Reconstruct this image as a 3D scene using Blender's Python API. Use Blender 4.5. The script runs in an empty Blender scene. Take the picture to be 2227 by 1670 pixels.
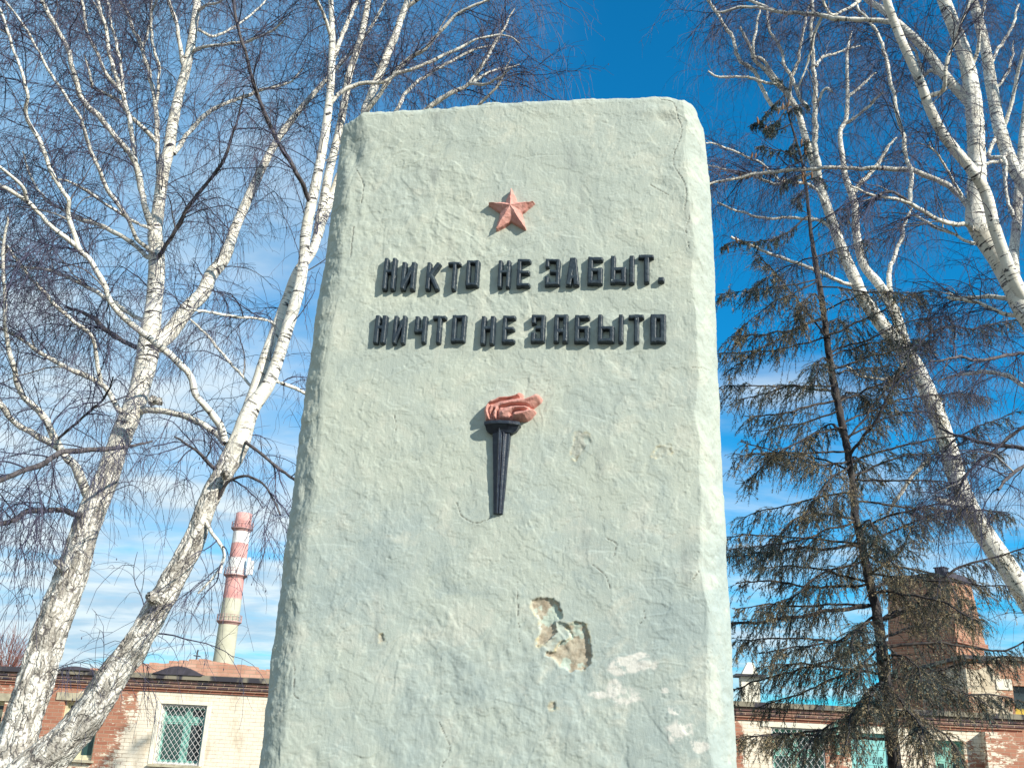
import bpy, math, random
import numpy as np
from mathutils import Matrix, Vector

rng = np.random.default_rng(7)
random.seed(7)
scene = bpy.context.scene
COL = scene.collection

# ------------------------------------------------------------------ camera
W0, H0, FPX = 2227.0, 1670.0, 2200.0
PITCH, ROLL, EYE = math.radians(20.0), math.radians(3.0), 1.6
CAM = np.array([0.0, 0.0, EYE])
_F = np.array([0, math.cos(PITCH), math.sin(PITCH)])
_R0 = np.array([1.0, 0, 0]); _U0 = np.array([0, -math.sin(PITCH), math.cos(PITCH)])
_R = _R0 * math.cos(ROLL) + _U0 * math.sin(ROLL)
_U = _U0 * math.cos(ROLL) - _R0 * math.sin(ROLL)
cd = bpy.data.cameras.new('camera'); cam = bpy.data.objects.new('camera', cd); COL.objects.link(cam)
cd.sensor_fit = 'HORIZONTAL'; cd.sensor_width = 36.0; cd.lens = 36.0 * FPX / W0
cd.clip_start = 0.05; cd.clip_end = 3000
cam.matrix_world = Matrix(((_R[0], _U[0], -_F[0], CAM[0]), (_R[1], _U[1], -_F[1], CAM[1]),
                           (_R[2], _U[2], -_F[2], CAM[2]), (0, 0, 0, 1)))
scene.camera = cam
scene.render.resolution_x, scene.render.resolution_y = 1024, 767
scene.view_settings.view_transform = 'Standard'
scene.view_settings.look = 'None'
scene.view_settings.exposure = 0.56
scene.view_settings.gamma = 1.0

def ray(px, py):
    return _F + _R * (px - W0 / 2) / FPX + _U * (H0 / 2 - py) / FPX
def at(px, py, Y):
    """the world point seen at photo pixel (px,py) standing Y metres ahead"""
    d = ray(px, py); return CAM + d * (Y / d[1])
def rad_at(p, wpx):
    return 0.5 * wpx * float(np.dot(np.asarray(p) - CAM, _F)) / FPX

# ------------------------------------------------------------------ sun and sky
PHI = math.radians(9.6)                      # the stele is turned: its right edge is nearer
SU = np.array([math.cos(PHI), -math.sin(PHI), 0.0]); SN = np.array([-math.sin(PHI), -math.cos(PHI), 0.0])
SUN_EL = math.radians(29); PSI = math.radians(55)
sh = SN * math.cos(PSI) + SU * math.sin(PSI)
sdir = np.array([sh[0] * math.cos(SUN_EL), sh[1] * math.cos(SUN_EL), math.sin(SUN_EL)])
sl = bpy.data.lights.new('sun', 'SUN'); sun = bpy.data.objects.new('sun', sl); COL.objects.link(sun)
sl.energy = 4.6; sl.angle = math.radians(0.5); sl.color = (1.0, 0.93, 0.80)
sun.rotation_euler = Vector(-sdir).to_track_quat('-Z', 'Y').to_euler(); sun.location = (8, -8, 12)

world = bpy.data.worlds.new('World'); scene.world = world; world.use_nodes = True

class NT:
    """tiny node helper"""
    def __init__(s, tree): s.t = tree; s.n = tree.nodes; s.l = tree.links
    def new(s, typ, **kw):
        n = s.n.new(typ)
        for k, v in kw.items(): setattr(n, k, v)
        return n
    def put(s, sock, v):
        if isinstance(v, bpy.types.NodeSocket): s.l.new(v, sock)
        elif v is not None:
            if isinstance(v, (tuple, list)) and sock.type == 'RGBA' and len(v) == 3: v = (*v, 1)
            sock.default_value = v
    def math(s, op, a, b=None, c=None, clamp=False):
        n = s.new('ShaderNodeMath', operation=op, use_clamp=clamp)
        for i, v in enumerate((a, b, c)):
            if v is not None: s.put(n.inputs[i], v)
        return n.outputs[0]
    def vmath(s, op, a, b=None):
        n = s.new('ShaderNodeVectorMath', operation=op); s.put(n.inputs[0], a)
        if b is not None: s.put(n.inputs[1], b)
        return n.outputs['Value'] if op in ('DOT_PRODUCT', 'LENGTH', 'DISTANCE') else n.outputs[0]
    def mix(s, f, a, b, blend='MIX'):
        n = s.new('ShaderNodeMix', data_type='RGBA', blend_type=blend)
        s.put(n.inputs['Factor'], f); s.put(n.inputs[6], a); s.put(n.inputs[7], b)
        return n.outputs[2]
    def ramp(s, f, lo, hi, a=0.0, b=1.0):
        n = s.new('ShaderNodeMapRange', interpolation_type='SMOOTHSTEP')
        for i, v in enumerate((f, lo, hi, a, b)): s.put(n.inputs[i], v)
        return n.outputs[0]
    def noise(s, vec, scale, detail=4, rough=0.55, dist=0.0, out='Fac'):
        n = s.new('ShaderNodeTexNoise'); s.put(n.inputs['Vector'], vec)
        n.inputs['Scale'].default_value = scale; n.inputs['Detail'].default_value = detail
        n.inputs['Roughness'].default_value = rough; n.inputs['Distortion'].default_value = dist
        return n.outputs[out]
    def voro(s, vec, scale, feature='F1', out='Distance'):
        n = s.new('ShaderNodeTexVoronoi', feature=feature); s.put(n.inputs['Vector'], vec)
        n.inputs['Scale'].default_value = scale
        return n.outputs[out]
    def xyz(s, v):
        n = s.new('ShaderNodeSeparateXYZ'); s.put(n.inputs[0], v); return n.outputs
    def comb(s, x, y, z):
        n = s.new('ShaderNodeCombineXYZ')
        for i, v in enumerate((x, y, z)): s.put(n.inputs[i], v)
        return n.outputs[0]
    def attr(s, name, out='Fac'):
        return s.new('ShaderNodeAttribute', attribute_name=name).outputs[out]
    def obj(s): return s.new('ShaderNodeTexCoord').outputs['Object']
    def bump(s, h, strength, dist):
        n = s.new('ShaderNodeBump'); s.put(n.inputs['Height'], h)
        n.inputs['Strength'].default_value = strength; n.inputs['Distance'].default_value = dist
        return n.outputs[0]

wt = NT(world.node_tree); wt.n.clear()
sky = wt.new('ShaderNodeTexSky', sky_type='NISHITA', sun_disc=False)
sky.sun_elevation = SUN_EL; sky.sun_rotation = math.atan2(sdir[0], sdir[1]); sky.altitude = 200
sky.air_density = 1.0; sky.dust_density = 0.3; sky.ozone_density = 2.0
gen = wt.new('ShaderNodeTexCoord').outputs['Generated']
dx, dy, dz = wt.xyz(gen)
blue = wt.mix(1.0, sky.outputs[0], (0.05, 1.0, 1.42, 1), 'MULTIPLY')
zz = wt.math('ADD', wt.math('MAXIMUM', dz, 0.0), 0.13)
pv = wt.comb(wt.math('DIVIDE', dx, zz), wt.math('DIVIDE', dy, zz), 0.0)
pv = wt.vmath('MULTIPLY', pv, (1.0, 1.5, 1.0))
n1 = wt.noise(pv, 0.95, 7, 0.56, 0.5)
n2 = wt.noise(wt.vmath('ADD', pv, (7.3, 2.1, 0.4)), 2.6, 5, 0.55, 0.3)
hole_dir = ray(1380, 120); hole_dir = hole_dir / np.linalg.norm(hole_dir)
hd = wt.vmath('DOT_PRODUCT', gen, tuple(hole_dir))
hole = wt.ramp(hd, 0.935, 0.985)
cov = wt.math('MULTIPLY_ADD', n2, 0.35, wt.math('MULTIPLY', n1, 0.75))
cov = wt.math('ADD', cov, wt.math('MULTIPLY', wt.math('SUBTRACT', 0.36, dz), 0.55))
cov = wt.math('ADD', cov, wt.math('MULTIPLY', dx, -0.17))
cov = wt.math('SUBTRACT', cov, wt.math('MULTIPLY', hole, 0.25))
cov = wt.math('ADD', cov, wt.math('MULTIPLY', wt.ramp(dy, 0.1, -0.5), 0.22))      # extra unseen cloud added behind the camera to neutralise the shadow fill
cmask = wt.ramp(cov, 0.42, 0.80, 0.0, 0.90)
cshade = wt.mix(wt.ramp(n2, 0.35, 0.65), (3.6, 4.9, 6.0, 1), (6.2, 6.95, 7.25, 1))
veil = wt.math('MULTIPLY', wt.ramp(wt.math('MULTIPLY_ADD', n1, 0.5, wt.math('MULTIPLY', dx, -1.0)), 0.20, 0.72), 0.62)
skyc = wt.mix(cmask, wt.mix(veil, blue, (3.0, 4.9, 6.5, 1)), cshade)
bg = wt.new('ShaderNodeBackground'); wt.put(bg.inputs[0], skyc); bg.inputs[1].default_value = 0.095
wo = wt.new('ShaderNodeOutputWorld'); wt.l.new(bg.outputs[0], wo.inputs[0])

# ------------------------------------------------------------------ numpy noise
_perm = np.random.default_rng(3).permutation(256); _perm = np.concatenate([_perm, _perm, _perm])
_g = np.random.default_rng(4).normal(size=(256, 3)); _g /= np.linalg.norm(_g, axis=1)[:, None]
def perlin(x, y, z=0.0):
    x = np.asarray(x, float); y = np.asarray(y, float); z = np.broadcast_to(np.asarray(z, float), x.shape)
    xi = np.floor(x).astype(int); yi = np.floor(y).astype(int); zi = np.floor(z).astype(int)
    xf, yf, zf = x - xi, y - yi, z - zi
    f = lambda t: t * t * t * (t * (t * 6 - 15) + 10)
    u, v, w = f(xf), f(yf), f(zf); out = 0
    for a in (0, 1):
        for b in (0, 1):
            for c in (0, 1):
                h = _perm[_perm[_perm[(xi + a) & 255] + ((yi + b) & 255)] + ((zi + c) & 255)]
                g = _g[h]
                d = g[..., 0] * (xf - a) + g[..., 1] * (yf - b) + g[..., 2] * (zf - c)
                out = out + d * (u if a else 1 - u) * (v if b else 1 - v) * (w if c else 1 - w)
    return out * 1.4
def fbm(x, y, z=0.0, o=4, g=0.5):
    s = 0; a = 1.0; k = 1.0
    for i in range(o):
        s = s + a * perlin(np.asarray(x) * k + 13.1 * i, np.asarray(y) * k + 7.7 * i, np.asarray(z) * k)
        a *= g; k *= 2.03
    return s
def sstep(x, a, b):
    t = np.clip((x - a) / (b - a), 0, 1); return t * t * (3 - 2 * t)

# ------------------------------------------------------------------ objects
def tag(o, label=None, cat=None, group=None, kind=None):
    if label: o['label'] = label
    if cat: o['category'] = cat
    if group: o['group'] = group
    if kind: o['kind'] = kind
    return o
def thing(name, label, cat, loc=(0, 0, 0), rotz=0.0, group=None):
    o = bpy.data.objects.new(name, None); COL.objects.link(o)
    o.location = loc; o.rotation_euler = (0, 0, rotz); o.empty_display_size = 0.2
    return tag(o, label, cat, group)
def mesh(name, V, faces, mat, parent=None, smooth=False, attrs=None, off=None):
    """faces: list of (M,k) index arrays. off: subtracted from V (the root's place)"""
    V = np.asarray(V, float).reshape(-1, 3)
    if off is not None: V = V - np.asarray(off)
    if isinstance(faces, np.ndarray): faces = [faces]
    faces = [np.asarray(f, np.int32) for f in faces if len(f)]
    me = bpy.data.meshes.new(name)
    me.vertices.add(len(V)); me.vertices.foreach_set('co', V.astype(np.float32).ravel())
    nl = sum(f.size for f in faces); npoly = sum(len(f) for f in faces)
    me.loops.add(nl); me.polygons.add(npoly)
    me.loops.foreach_set('vertex_index', np.concatenate([f.ravel() for f in faces]))
    tot = np.concatenate([np.full(len(f), f.shape[1], np.int32) for f in faces])
    st = np.concatenate([[0], np.cumsum(tot)[:-1]]).astype(np.int32)
    me.polygons.foreach_set('loop_start', st)
    me.polygons.foreach_set('use_smooth', np.full(npoly, smooth))
    for k, a in (attrs or {}).items():
        a = np.asarray(a, np.float32)
        if a.ndim == 2: me.attributes.new(k, 'FLOAT_VECTOR', 'POINT').data.foreach_set('vector', a.ravel())
        else: me.attributes.new(k, 'FLOAT', 'POINT').data.foreach_set('value', a)
    me.update(calc_edges=True)
    if mat: me.materials.append(mat)
    o = bpy.data.objects.new(name, me); COL.objects.link(o)
    if parent: o.parent = parent
    return o
class MB:
    """collects simple shapes into one mesh"""
    def __init__(s): s.v = []; s.f = {}
    def add(s, V, F):
        b = sum(len(x) for x in s.v); s.v.append(np.asarray(V, float).reshape(-1, 3))
        for f in F: s.f.setdefault(len(f), []).append([i + b for i in f])
    def box(s, x0, x1, y0, y1, z0, z1):
        V = [(x0, y0, z0), (x1, y0, z0), (x1, y1, z0), (x0, y1, z0), (x0, y0, z1), (x1, y0, z1), (x1, y1, z1), (x0, y1, z1)]
        s.add(V, [(0, 3, 2, 1), (4, 5, 6, 7), (0, 1, 5, 4), (1, 2, 6, 5), (2, 3, 7, 6), (3, 0, 4, 7)])
    def bar(s, a, b, r, n=6, r2=None):
        a = np.asarray(a, float); b = np.asarray(b, float); t = (b - a) / np.linalg.norm(b - a)
        e = np.cross(t, (0.31, 0.9, 0.2)); e /= np.linalg.norm(e); g = np.cross(t, e); r2 = r if r2 is None else r2
        an = np.arange(n) * 2 * math.pi / n
        V = [a + r * (math.cos(q) * e + math.sin(q) * g) for q in an] + [b + r2 * (math.cos(q) * e + math.sin(q) * g) for q in an]
        s.add(V, [(i, (i + 1) % n, n + (i + 1) % n, n + i) for i in range(n)] + [tuple(range(n))[::-1], tuple(range(n, 2 * n))])
    def lathe(s, prof, n=32, c=(0, 0, 0)):
        V = [(c[0] + r * math.cos(2 * math.pi * i / n), c[1] + r * math.sin(2 * math.pi * i / n), c[2] + z) for r, z in prof for i in range(n)]
        F = [(k * n + i, k * n + (i + 1) % n, (k + 1) * n + (i + 1) % n, (k + 1) * n + i) for k in range(len(prof) - 1) for i in range(n)]
        F += [tuple(range(n))[::-1], tuple(range((len(prof) - 1) * n, len(prof) * n))]
        s.add(V, F)
    def prism(s, poly, y0, y1):
        n = len(poly); V = [(x, y0, z) for x, z in poly] + [(x, y1, z) for x, z in poly]
        s.add(V, [tuple(range(n)), tuple(range(n, 2 * n))[::-1]] + [((i + 1) % n, i, n + i, n + (i + 1) % n) for i in range(n)])
    def build(s, name, mat, parent=None, smooth=False, attrs=None, off=None):
        return mesh(name, np.concatenate(s.v), [np.array(f) for f in s.f.values()], mat, parent, smooth, attrs, off)

def material(name):
    m = bpy.data.materials.new(name); m.use_nodes = True; t = NT(m.node_tree)
    b = m.node_tree.nodes['Principled BSDF']; b.inputs['Specular IOR Level'].default_value = 0.3
    return m, t, b
def flat(name, c, rough=0.7, var=0.25, scale=6.0, bump=0.0, metal=0.0, spec=0.3):
    m, t, b = material(name)
    n = t.noise(t.obj(), scale, 5, 0.6)
    t.put(b.inputs['Base Color'], t.mix(t.ramp(n, 0.3, 0.7), tuple(x * (1 - var) for x in c), tuple(min(1, x * (1 + var)) for x in c)))
    b.inputs['Roughness'].default_value = rough; b.inputs['Metallic'].default_value = metal
    b.inputs['Specular IOR Level'].default_value = spec
    if bump: t.put(b.inputs['Normal'], t.bump(t.noise(t.obj(), scale * 4, 5), bump, 0.01))
    return m

# tubes -------------------------------------------------------------
def catmull(P, n):
    P = np.asarray(P, float)
    if len(P) == 2: t = np.linspace(0, 1, n)[:, None]; return P[0] * (1 - t) + P[1] * t
    seg = np.linalg.norm(np.diff(P[:, :3], axis=0), axis=1); cum = np.concatenate([[0], np.cumsum(seg)])
    Q = np.vstack([2 * P[0] - P[1], P, 2 * P[-1] - P[-2]])
    s = np.linspace(0, cum[-1], n); i = np.clip(np.searchsorted(cum, s, side='right') - 1, 0, len(P) - 2)
    t = ((s - cum[i]) / np.maximum(seg[i], 1e-9))[:, None]
    a, b, c, d = Q[i], Q[i + 1], Q[i + 2], Q[i + 3]
    return 0.5 * (2 * b + (c - a) * t + (2 * a - 5 * b + 4 * c - d) * t * t + (3 * b - a - 3 * c + d) * t ** 3)
def tubes(P, R, sides):
    """P (N,K,3), R (N,K) -> verts, quads, bark coordinates"""
    P = np.asarray(P, float); R = np.asarray(R, float); N, K, _ = P.shape
    T = np.gradient(P, axis=1); T /= np.maximum(np.linalg.norm(T, axis=2), 1e-9)[..., None]
    ref = np.broadcast_to(np.array([0.12, 0.98, 0.15]), T.shape).copy()
    par = np.abs((T * ref).sum(2)) > 0.93; ref[par] = (0.97, 0.1, 0.2)
    A = np.cross(T, ref); A /= np.maximum(np.linalg.norm(A, axis=2), 1e-9)[..., None]; B = np.cross(T, A)
    th = np.arange(sides) * 2 * math.pi / sides; c, s = np.cos(th), np.sin(th)
    V = P[:, :, None, :] + R[:, :, None, None] * (A[:, :, None, :] * c[:, None] + B[:, :, None, :] * s[:, None])
    L = np.concatenate([np.zeros((N, 1)), np.cumsum(np.linalg.norm(np.diff(P, axis=1), axis=2), axis=1)], axis=1)
    bark = np.stack([R[:, :, None] * c, R[:, :, None] * s, np.broadcast_to(L[:, :, None], (N, K, sides))], axis=-1)
    base = (np.arange(N)[:, None, None] * K + np.arange(K - 1)[None, :, None]) * sides
    j = np.arange(sides); j2 = (j + 1) % sides
    F = np.stack(np.broadcast_arrays(base + j, base + j2, base + sides + j2, base + sides + j), axis=-1).reshape(-1, 4)
    return V, F, bark

# ------------------------------------------------------------------ materials
def birch_bark():
    m, t, b = material('birch_bark')
    v = t.attr('bark', 'Vector'); age = t.attr('age')
    vs = t.vmath('MULTIPLY', v, (1.0, 1.0, 1.0))
    # smooth white bark with dark lenticels and branch scars
    tone = t.noise(vs, 5.0, 4)
    white = t.mix(t.ramp(tone, 0.3, 0.7), (0.66, 0.62, 0.53), (0.82, 0.80, 0.73))
    len1 = t.noise(t.vmath('MULTIPLY', v, (13, 13, 95)), 1.0, 3, 0.5)
    sparse = t.noise(t.vmath('MULTIPLY', v, (4, 4, 6)), 1.0, 2)
    lent = t.math('MULTIPLY', t.ramp(len1, 0.585, 0.65), t.ramp(sparse, 0.42, 0.58))
    scar = t.ramp(t.noise(t.vmath('MULTIPLY', v, (10, 10, 18)), 1.0, 3, 0.6, 0.4), 0.655, 0.69)
    dash = t.math('MULTIPLY', t.ramp(t.noise(t.vmath('MULTIPLY', v, (5, 5, 34)), 1.0, 3, 0.55, 0.3), 0.595, 0.62), t.ramp(t.noise(t.vmath('MULTIPLY', v, (2, 2, 5)), 1.0, 2), 0.38, 0.52))
    dark = t.math('MAXIMUM', t.math('MAXIMUM', lent, dash), scar)
    smooth = t.mix(dark, white, (0.045, 0.04, 0.045))
    # old rugged bark: white plates split by grey-brown furrows
    pl = t.noise(t.vmath('MULTIPLY', v, (15, 15, 5.5)), 1.0, 5, 0.6, 0.9)
    fur = t.voro(t.vmath('ADD', t.vmath('MULTIPLY', v, (22, 22, 8)), t.vmath('MULTIPLY', t.noise(vs, 14, 3, out='Color'), (1.6, 1.6, 1.6))), 1.0, 'DISTANCE_TO_EDGE')
    plate = t.mix(t.ramp(pl, 0.44, 0.55), (0.40, 0.38, 0.34), (0.84, 0.82, 0.76))
    plate = t.mix(t.ramp(t.noise(vs, 60, 4), 0.35, 0.62), t.mix(1.0, plate, (0.62, 0.6, 0.58), 'MULTIPLY'), plate)
    rug = t.mix(t.math('MULTIPLY', t.ramp(fur, 0.09, 0.01), t.ramp(t.noise(vs, 11, 4), 0.38, 0.58)), plate, (0.085, 0.075, 0.075))
    am = t.ramp(t.math('ADD', age, t.math('MULTIPLY', t.math('SUBTRACT', t.noise(t.vmath('MULTIPLY', v, (6, 6, 4)), 1.0, 4), 0.5), 1.1)), 0.35, 0.62)
    rr = t.vmath('LENGTH', t.vmath('MULTIPLY', v, (1.0, 1.0, 0.0)))
    bc = t.mix(t.ramp(rr, 0.0085, 0.0035), t.mix(am, smooth, rug), (0.065, 0.052, 0.062))
    t.put(b.inputs['Base Color'], bc)
    b.inputs['Roughness'].default_value = 0.65
    h = t.math('ADD', t.math('MULTIPLY', am, t.math('MULTIPLY', t.ramp(fur, 0.0, 0.2), 1.0)), t.math('MULTIPLY', dark, -0.3))
    t.put(b.inputs['Normal'], t.bump(t.math('ADD', h, t.math('MULTIPLY', t.noise(vs, 45, 4), 0.35)), 0.7, 0.012))
    return m
M_BARK = birch_bark()
M_TWIG = flat('birch_twig', (0.046, 0.045, 0.080), 0.6, 0.4, 3.0)
M_DARKSHADED_BARK = flat('dark_shaded_birch_limb', (0.10, 0.09, 0.095), 0.8, 0.5, 22.0, 0.5)  # naturally dark bark, also used to paint shade onto some limbs
def needle_mat():
    m, t, b = material('spruce_needle')
    dry_lit = t.attr('dry_lit')
    n = t.noise(t.obj(), 9, 3)
    g = t.mix(t.ramp(n, 0.3, 0.7), (0.030, 0.064, 0.072), (0.085, 0.130, 0.110))
    d = t.mix(t.ramp(n, 0.3, 0.7), (0.26, 0.205, 0.11), (0.46, 0.37, 0.23))  # gold tone: dried needles, plus sunlit needles painted into the colour
    t.put(b.inputs['Base Color'], t.mix(dry_lit, g, d)); b.inputs['Roughness'].default_value = 0.6
    return m
M_NEEDLE = needle_mat()
def spruce_bark():
    m, t, b = material('spruce_bark'); o = t.obj()
    n = t.noise(t.vmath('MULTIPLY', o, (18, 18, 8)), 1.0, 5, 0.65)
    t.put(b.inputs['Base Color'], t.mix(t.ramp(n, 0.3, 0.7), (0.018, 0.019, 0.030), (0.095, 0.082, 0.072)))
    t.put(b.inputs['Normal'], t.bump(n, 0.8, 0.01)); b.inputs['Roughness'].default_value = 0.9
    return m
M_SBARK = spruce_bark()
M_CONE = flat('spruce_cone', (0.20, 0.105, 0.055), 0.7, 0.4, 60.0)

def plaster():
    m, t, b = material('painted_plaster'); o = t.obj()
    x, y, z = t.xyz(o)
    a = t.noise(o, 2.3, 5, 0.6); c = t.noise(o, 7.0, 5, 0.65, 0.5); d = t.noise(t.vmath('MULTIPLY', o, (60, 60, 9)), 1.0, 4, 0.6)
    col = t.mix(t.ramp(a, 0.35, 0.65), (0.340, 0.398, 0.380), (0.412, 0.455, 0.402))
    col = t.mix(t.ramp(c, 0.50, 0.68, 0, 0.62), col, (0.52, 0.53, 0.46))
    col = t.mix(t.ramp(c, 0.47, 0.33, 0, 0.5), col, (0.275, 0.335, 0.33))
    up = t.ramp(t.math('ADD', z, t.math('MULTIPLY', a, 1.2)), 2.7, 3.7, 0, 0.35)
    col = t.mix(up, col, (0.465, 0.485, 0.39))
    dirt = t.noise(t.vmath('MULTIPLY', o, (9, 9, 3)), 1.0, 6, 0.7)
    col = t.mix(t.ramp(dirt, 0.57, 0.74, 0, 0.55), col, (0.22, 0.245, 0.235))
    speck = t.noise(o, 75, 5, 0.7); col = t.mix(t.ramp(speck, 0.60, 0.74, 0, 0.5), col, (0.24, 0.27, 0.26))
    streak = t.noise(t.vmath('MULTIPLY', o, (14, 14, 1.1)), 1.0, 5, 0.65); col = t.mix(t.ramp(streak, 0.56, 0.74, 0, 0.35), col, (0.27, 0.315, 0.30))
    col = t.mix(t.ramp(d, 0.62, 0.8, 0, 0.35), col, (0.27, 0.31, 0.29))
    wh = t.math('MULTIPLY', t.attr('white'), t.ramp(t.noise(o, 28, 5, 0.65), 0.36, 0.52))
    col = t.mix(wh, col, (0.62, 0.61, 0.56))
    och = t.attr('ochre'); col = t.mix(t.math('MULTIPLY', och, t.ramp(t.noise(o, 60, 4), 0.3, 0.6)), col, (0.55, 0.44, 0.22))
    sp = t.attr('spall')
    conc = t.mix(t.ramp(t.noise(o, 35, 5, 0.7), 0.3, 0.7), (0.30, 0.245, 0.18), (0.46, 0.42, 0.33))
    conc = t.mix(t.ramp(t.noise(o, 16, 3), 0.52, 0.58, 0, 0.9), conc, (0.44, 0.52, 0.45))
    col = t.mix(sp, col, conc)
    cr = t.attr('crack'); col = t.mix(cr, col, (0.16, 0.15, 0.13))
    t.put(b.inputs['Base Color'], col); b.inputs['Roughness'].default_value = 0.85
    h = t.math('ADD', t.math('MULTIPLY', t.noise(t.vmath('MULTIPLY', o, (140, 140, 35)), 1.0, 4, 0.6), 0.55), t.math('MULTIPLY', t.noise(o, 160, 4, 0.65), 0.45))
    t.put(b.inputs['Normal'], t.bump(h, 0.55, 0.0035))
    return m
M_PLASTER = plaster()
def paint(name, c, c2, rough=0.55, wear=None):
    m, t, b = material(name); o = t.obj()
    n = t.noise(o, 40, 5, 0.65)
    col = t.mix(t.ramp(n, 0.3, 0.7), c, c2)
    if wear is not None: col = t.mix(t.ramp(t.noise(o, 26, 5, 0.7), 0.655, 0.70), col, wear)
    t.put(b.inputs['Base Color'], col); b.inputs['Roughness'].default_value = rough
    t.put(b.inputs['Normal'], t.bump(t.noise(o, 220, 4), 0.5, 0.002))
    return m
M_LETTER = paint('letter_paint', (0.016, 0.026, 0.040), (0.040, 0.058, 0.072), 0.45, (0.35, 0.40, 0.38))
M_TORCH = paint('torch_paint', (0.014, 0.018, 0.034), (0.035, 0.048, 0.066), 0.3)
M_PINK = paint('faded_red_paint', (0.50, 0.225, 0.19), (0.60, 0.325, 0.28), 0.7)

# ================================================================== ground
def build_ground():
    n = 60; r = np.concatenate([[0], np.geomspace(1.5, 900, n)]); k = 72
    V = [(0, 0, 0)]; 
    for q in r[1:]:
        for i in range(k):
            a = 2 * math.pi * i / k; x, y = q * math.cos(a), q * math.sin(a)
            V.append((x, y, 0.03 * float(perlin(np.array([x * 0.4]), np.array([y * 0.4]))[0]) - 0.02))
    F4 = [(1 + a * k + i, 1 + a * k + (i + 1) % k, 1 + (a + 1) * k + (i + 1) % k, 1 + (a + 1) * k + i) for a in range(n - 1) for i in range(k)]
    F3 = [(0, 1 + i, 1 + (i + 1) % k) for i in range(k)]
    m, t, b = material('dry_grass_ground'); o = t.obj()
    c = t.mix(t.ramp(t.noise(o, 0.8, 6), 0.35, 0.65), (0.10, 0.085, 0.05), (0.22, 0.185, 0.11))
    c = t.mix(t.ramp(t.noise(o, 30, 4), 0.4, 0.7, 0, 0.6), c, (0.07, 0.06, 0.035))
    t.put(b.inputs['Base Color'], c); b.inputs['Roughness'].default_value = 0.95
    tag(mesh('ground', V, [np.array(F4), np.array(F3)], m, smooth=True), kind='structure')
build_ground()

# ================================================================== memorial stele
S_Y = 3.45
SO = at(1113, 950, S_Y)                              # a point of the front face
def face(px, py, lift=0.0):
    """photo pixel -> (u, z) on the stele's front plane"""
    d = ray(px, py); o = SO + SN * lift
    s = np.dot(o - CAM, SN) / np.dot(d, SN); p = CAM + d * s
    return np.array([np.dot(p - SO, SU), p[2]])
def faces_px(L, lift=0.0): return np.array([face(a, b, lift) for a, b in L])
def stele_pt(u, d, z):
    """u along the face, d behind it, z up"""
    u = np.asarray(u, float)[..., None]; d = np.asarray(d, float)[..., None]; z = np.asarray(z, float)
    P = SO * np.array([1, 1, 0]) + SU * u - SN * d
    P = np.broadcast_to(P, z.shape + (3,)).copy(); P[..., 2] = z
    return P
def seg_dist(X, Y, poly, closed=False):
    D = np.full(X.shape, 1e9); n = len(poly)
    for i in range(n if closed else n - 1):
        a = poly[i]; b = poly[(i + 1) % n]; ab = b - a
        t = np.clip(((X - a[0]) * ab[0] + (Y - a[1]) * ab[1]) / max(ab @ ab, 1e-12), 0, 1)
        D = np.minimum(D, np.hypot(X - a[0] - t * ab[0], Y - a[1] - t * ab[1]))
    return D
def inside(X, Y, poly):
    r = np.zeros(X.shape, bool); n = len(poly)
    for i in range(n):
        x1, y1 = poly[i]; x2, y2 = poly[(i + 1) % n]
        c = ((y1 > Y) != (y2 > Y)) & (X < (x2 - x1) * (Y - y1) / (y2 - y1 + 1e-12) + x1); r ^= c
    return r

stele = thing('memorial_stele', 'pale green plastered memorial slab with red star, dark lettering and torch relief', 'monument',
              (float(SO[0] - SN[0] * 0.25), float(SO[1] - SN[1] * 0.25), 0.0))
S_OFF = np.array(stele.location)

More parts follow.
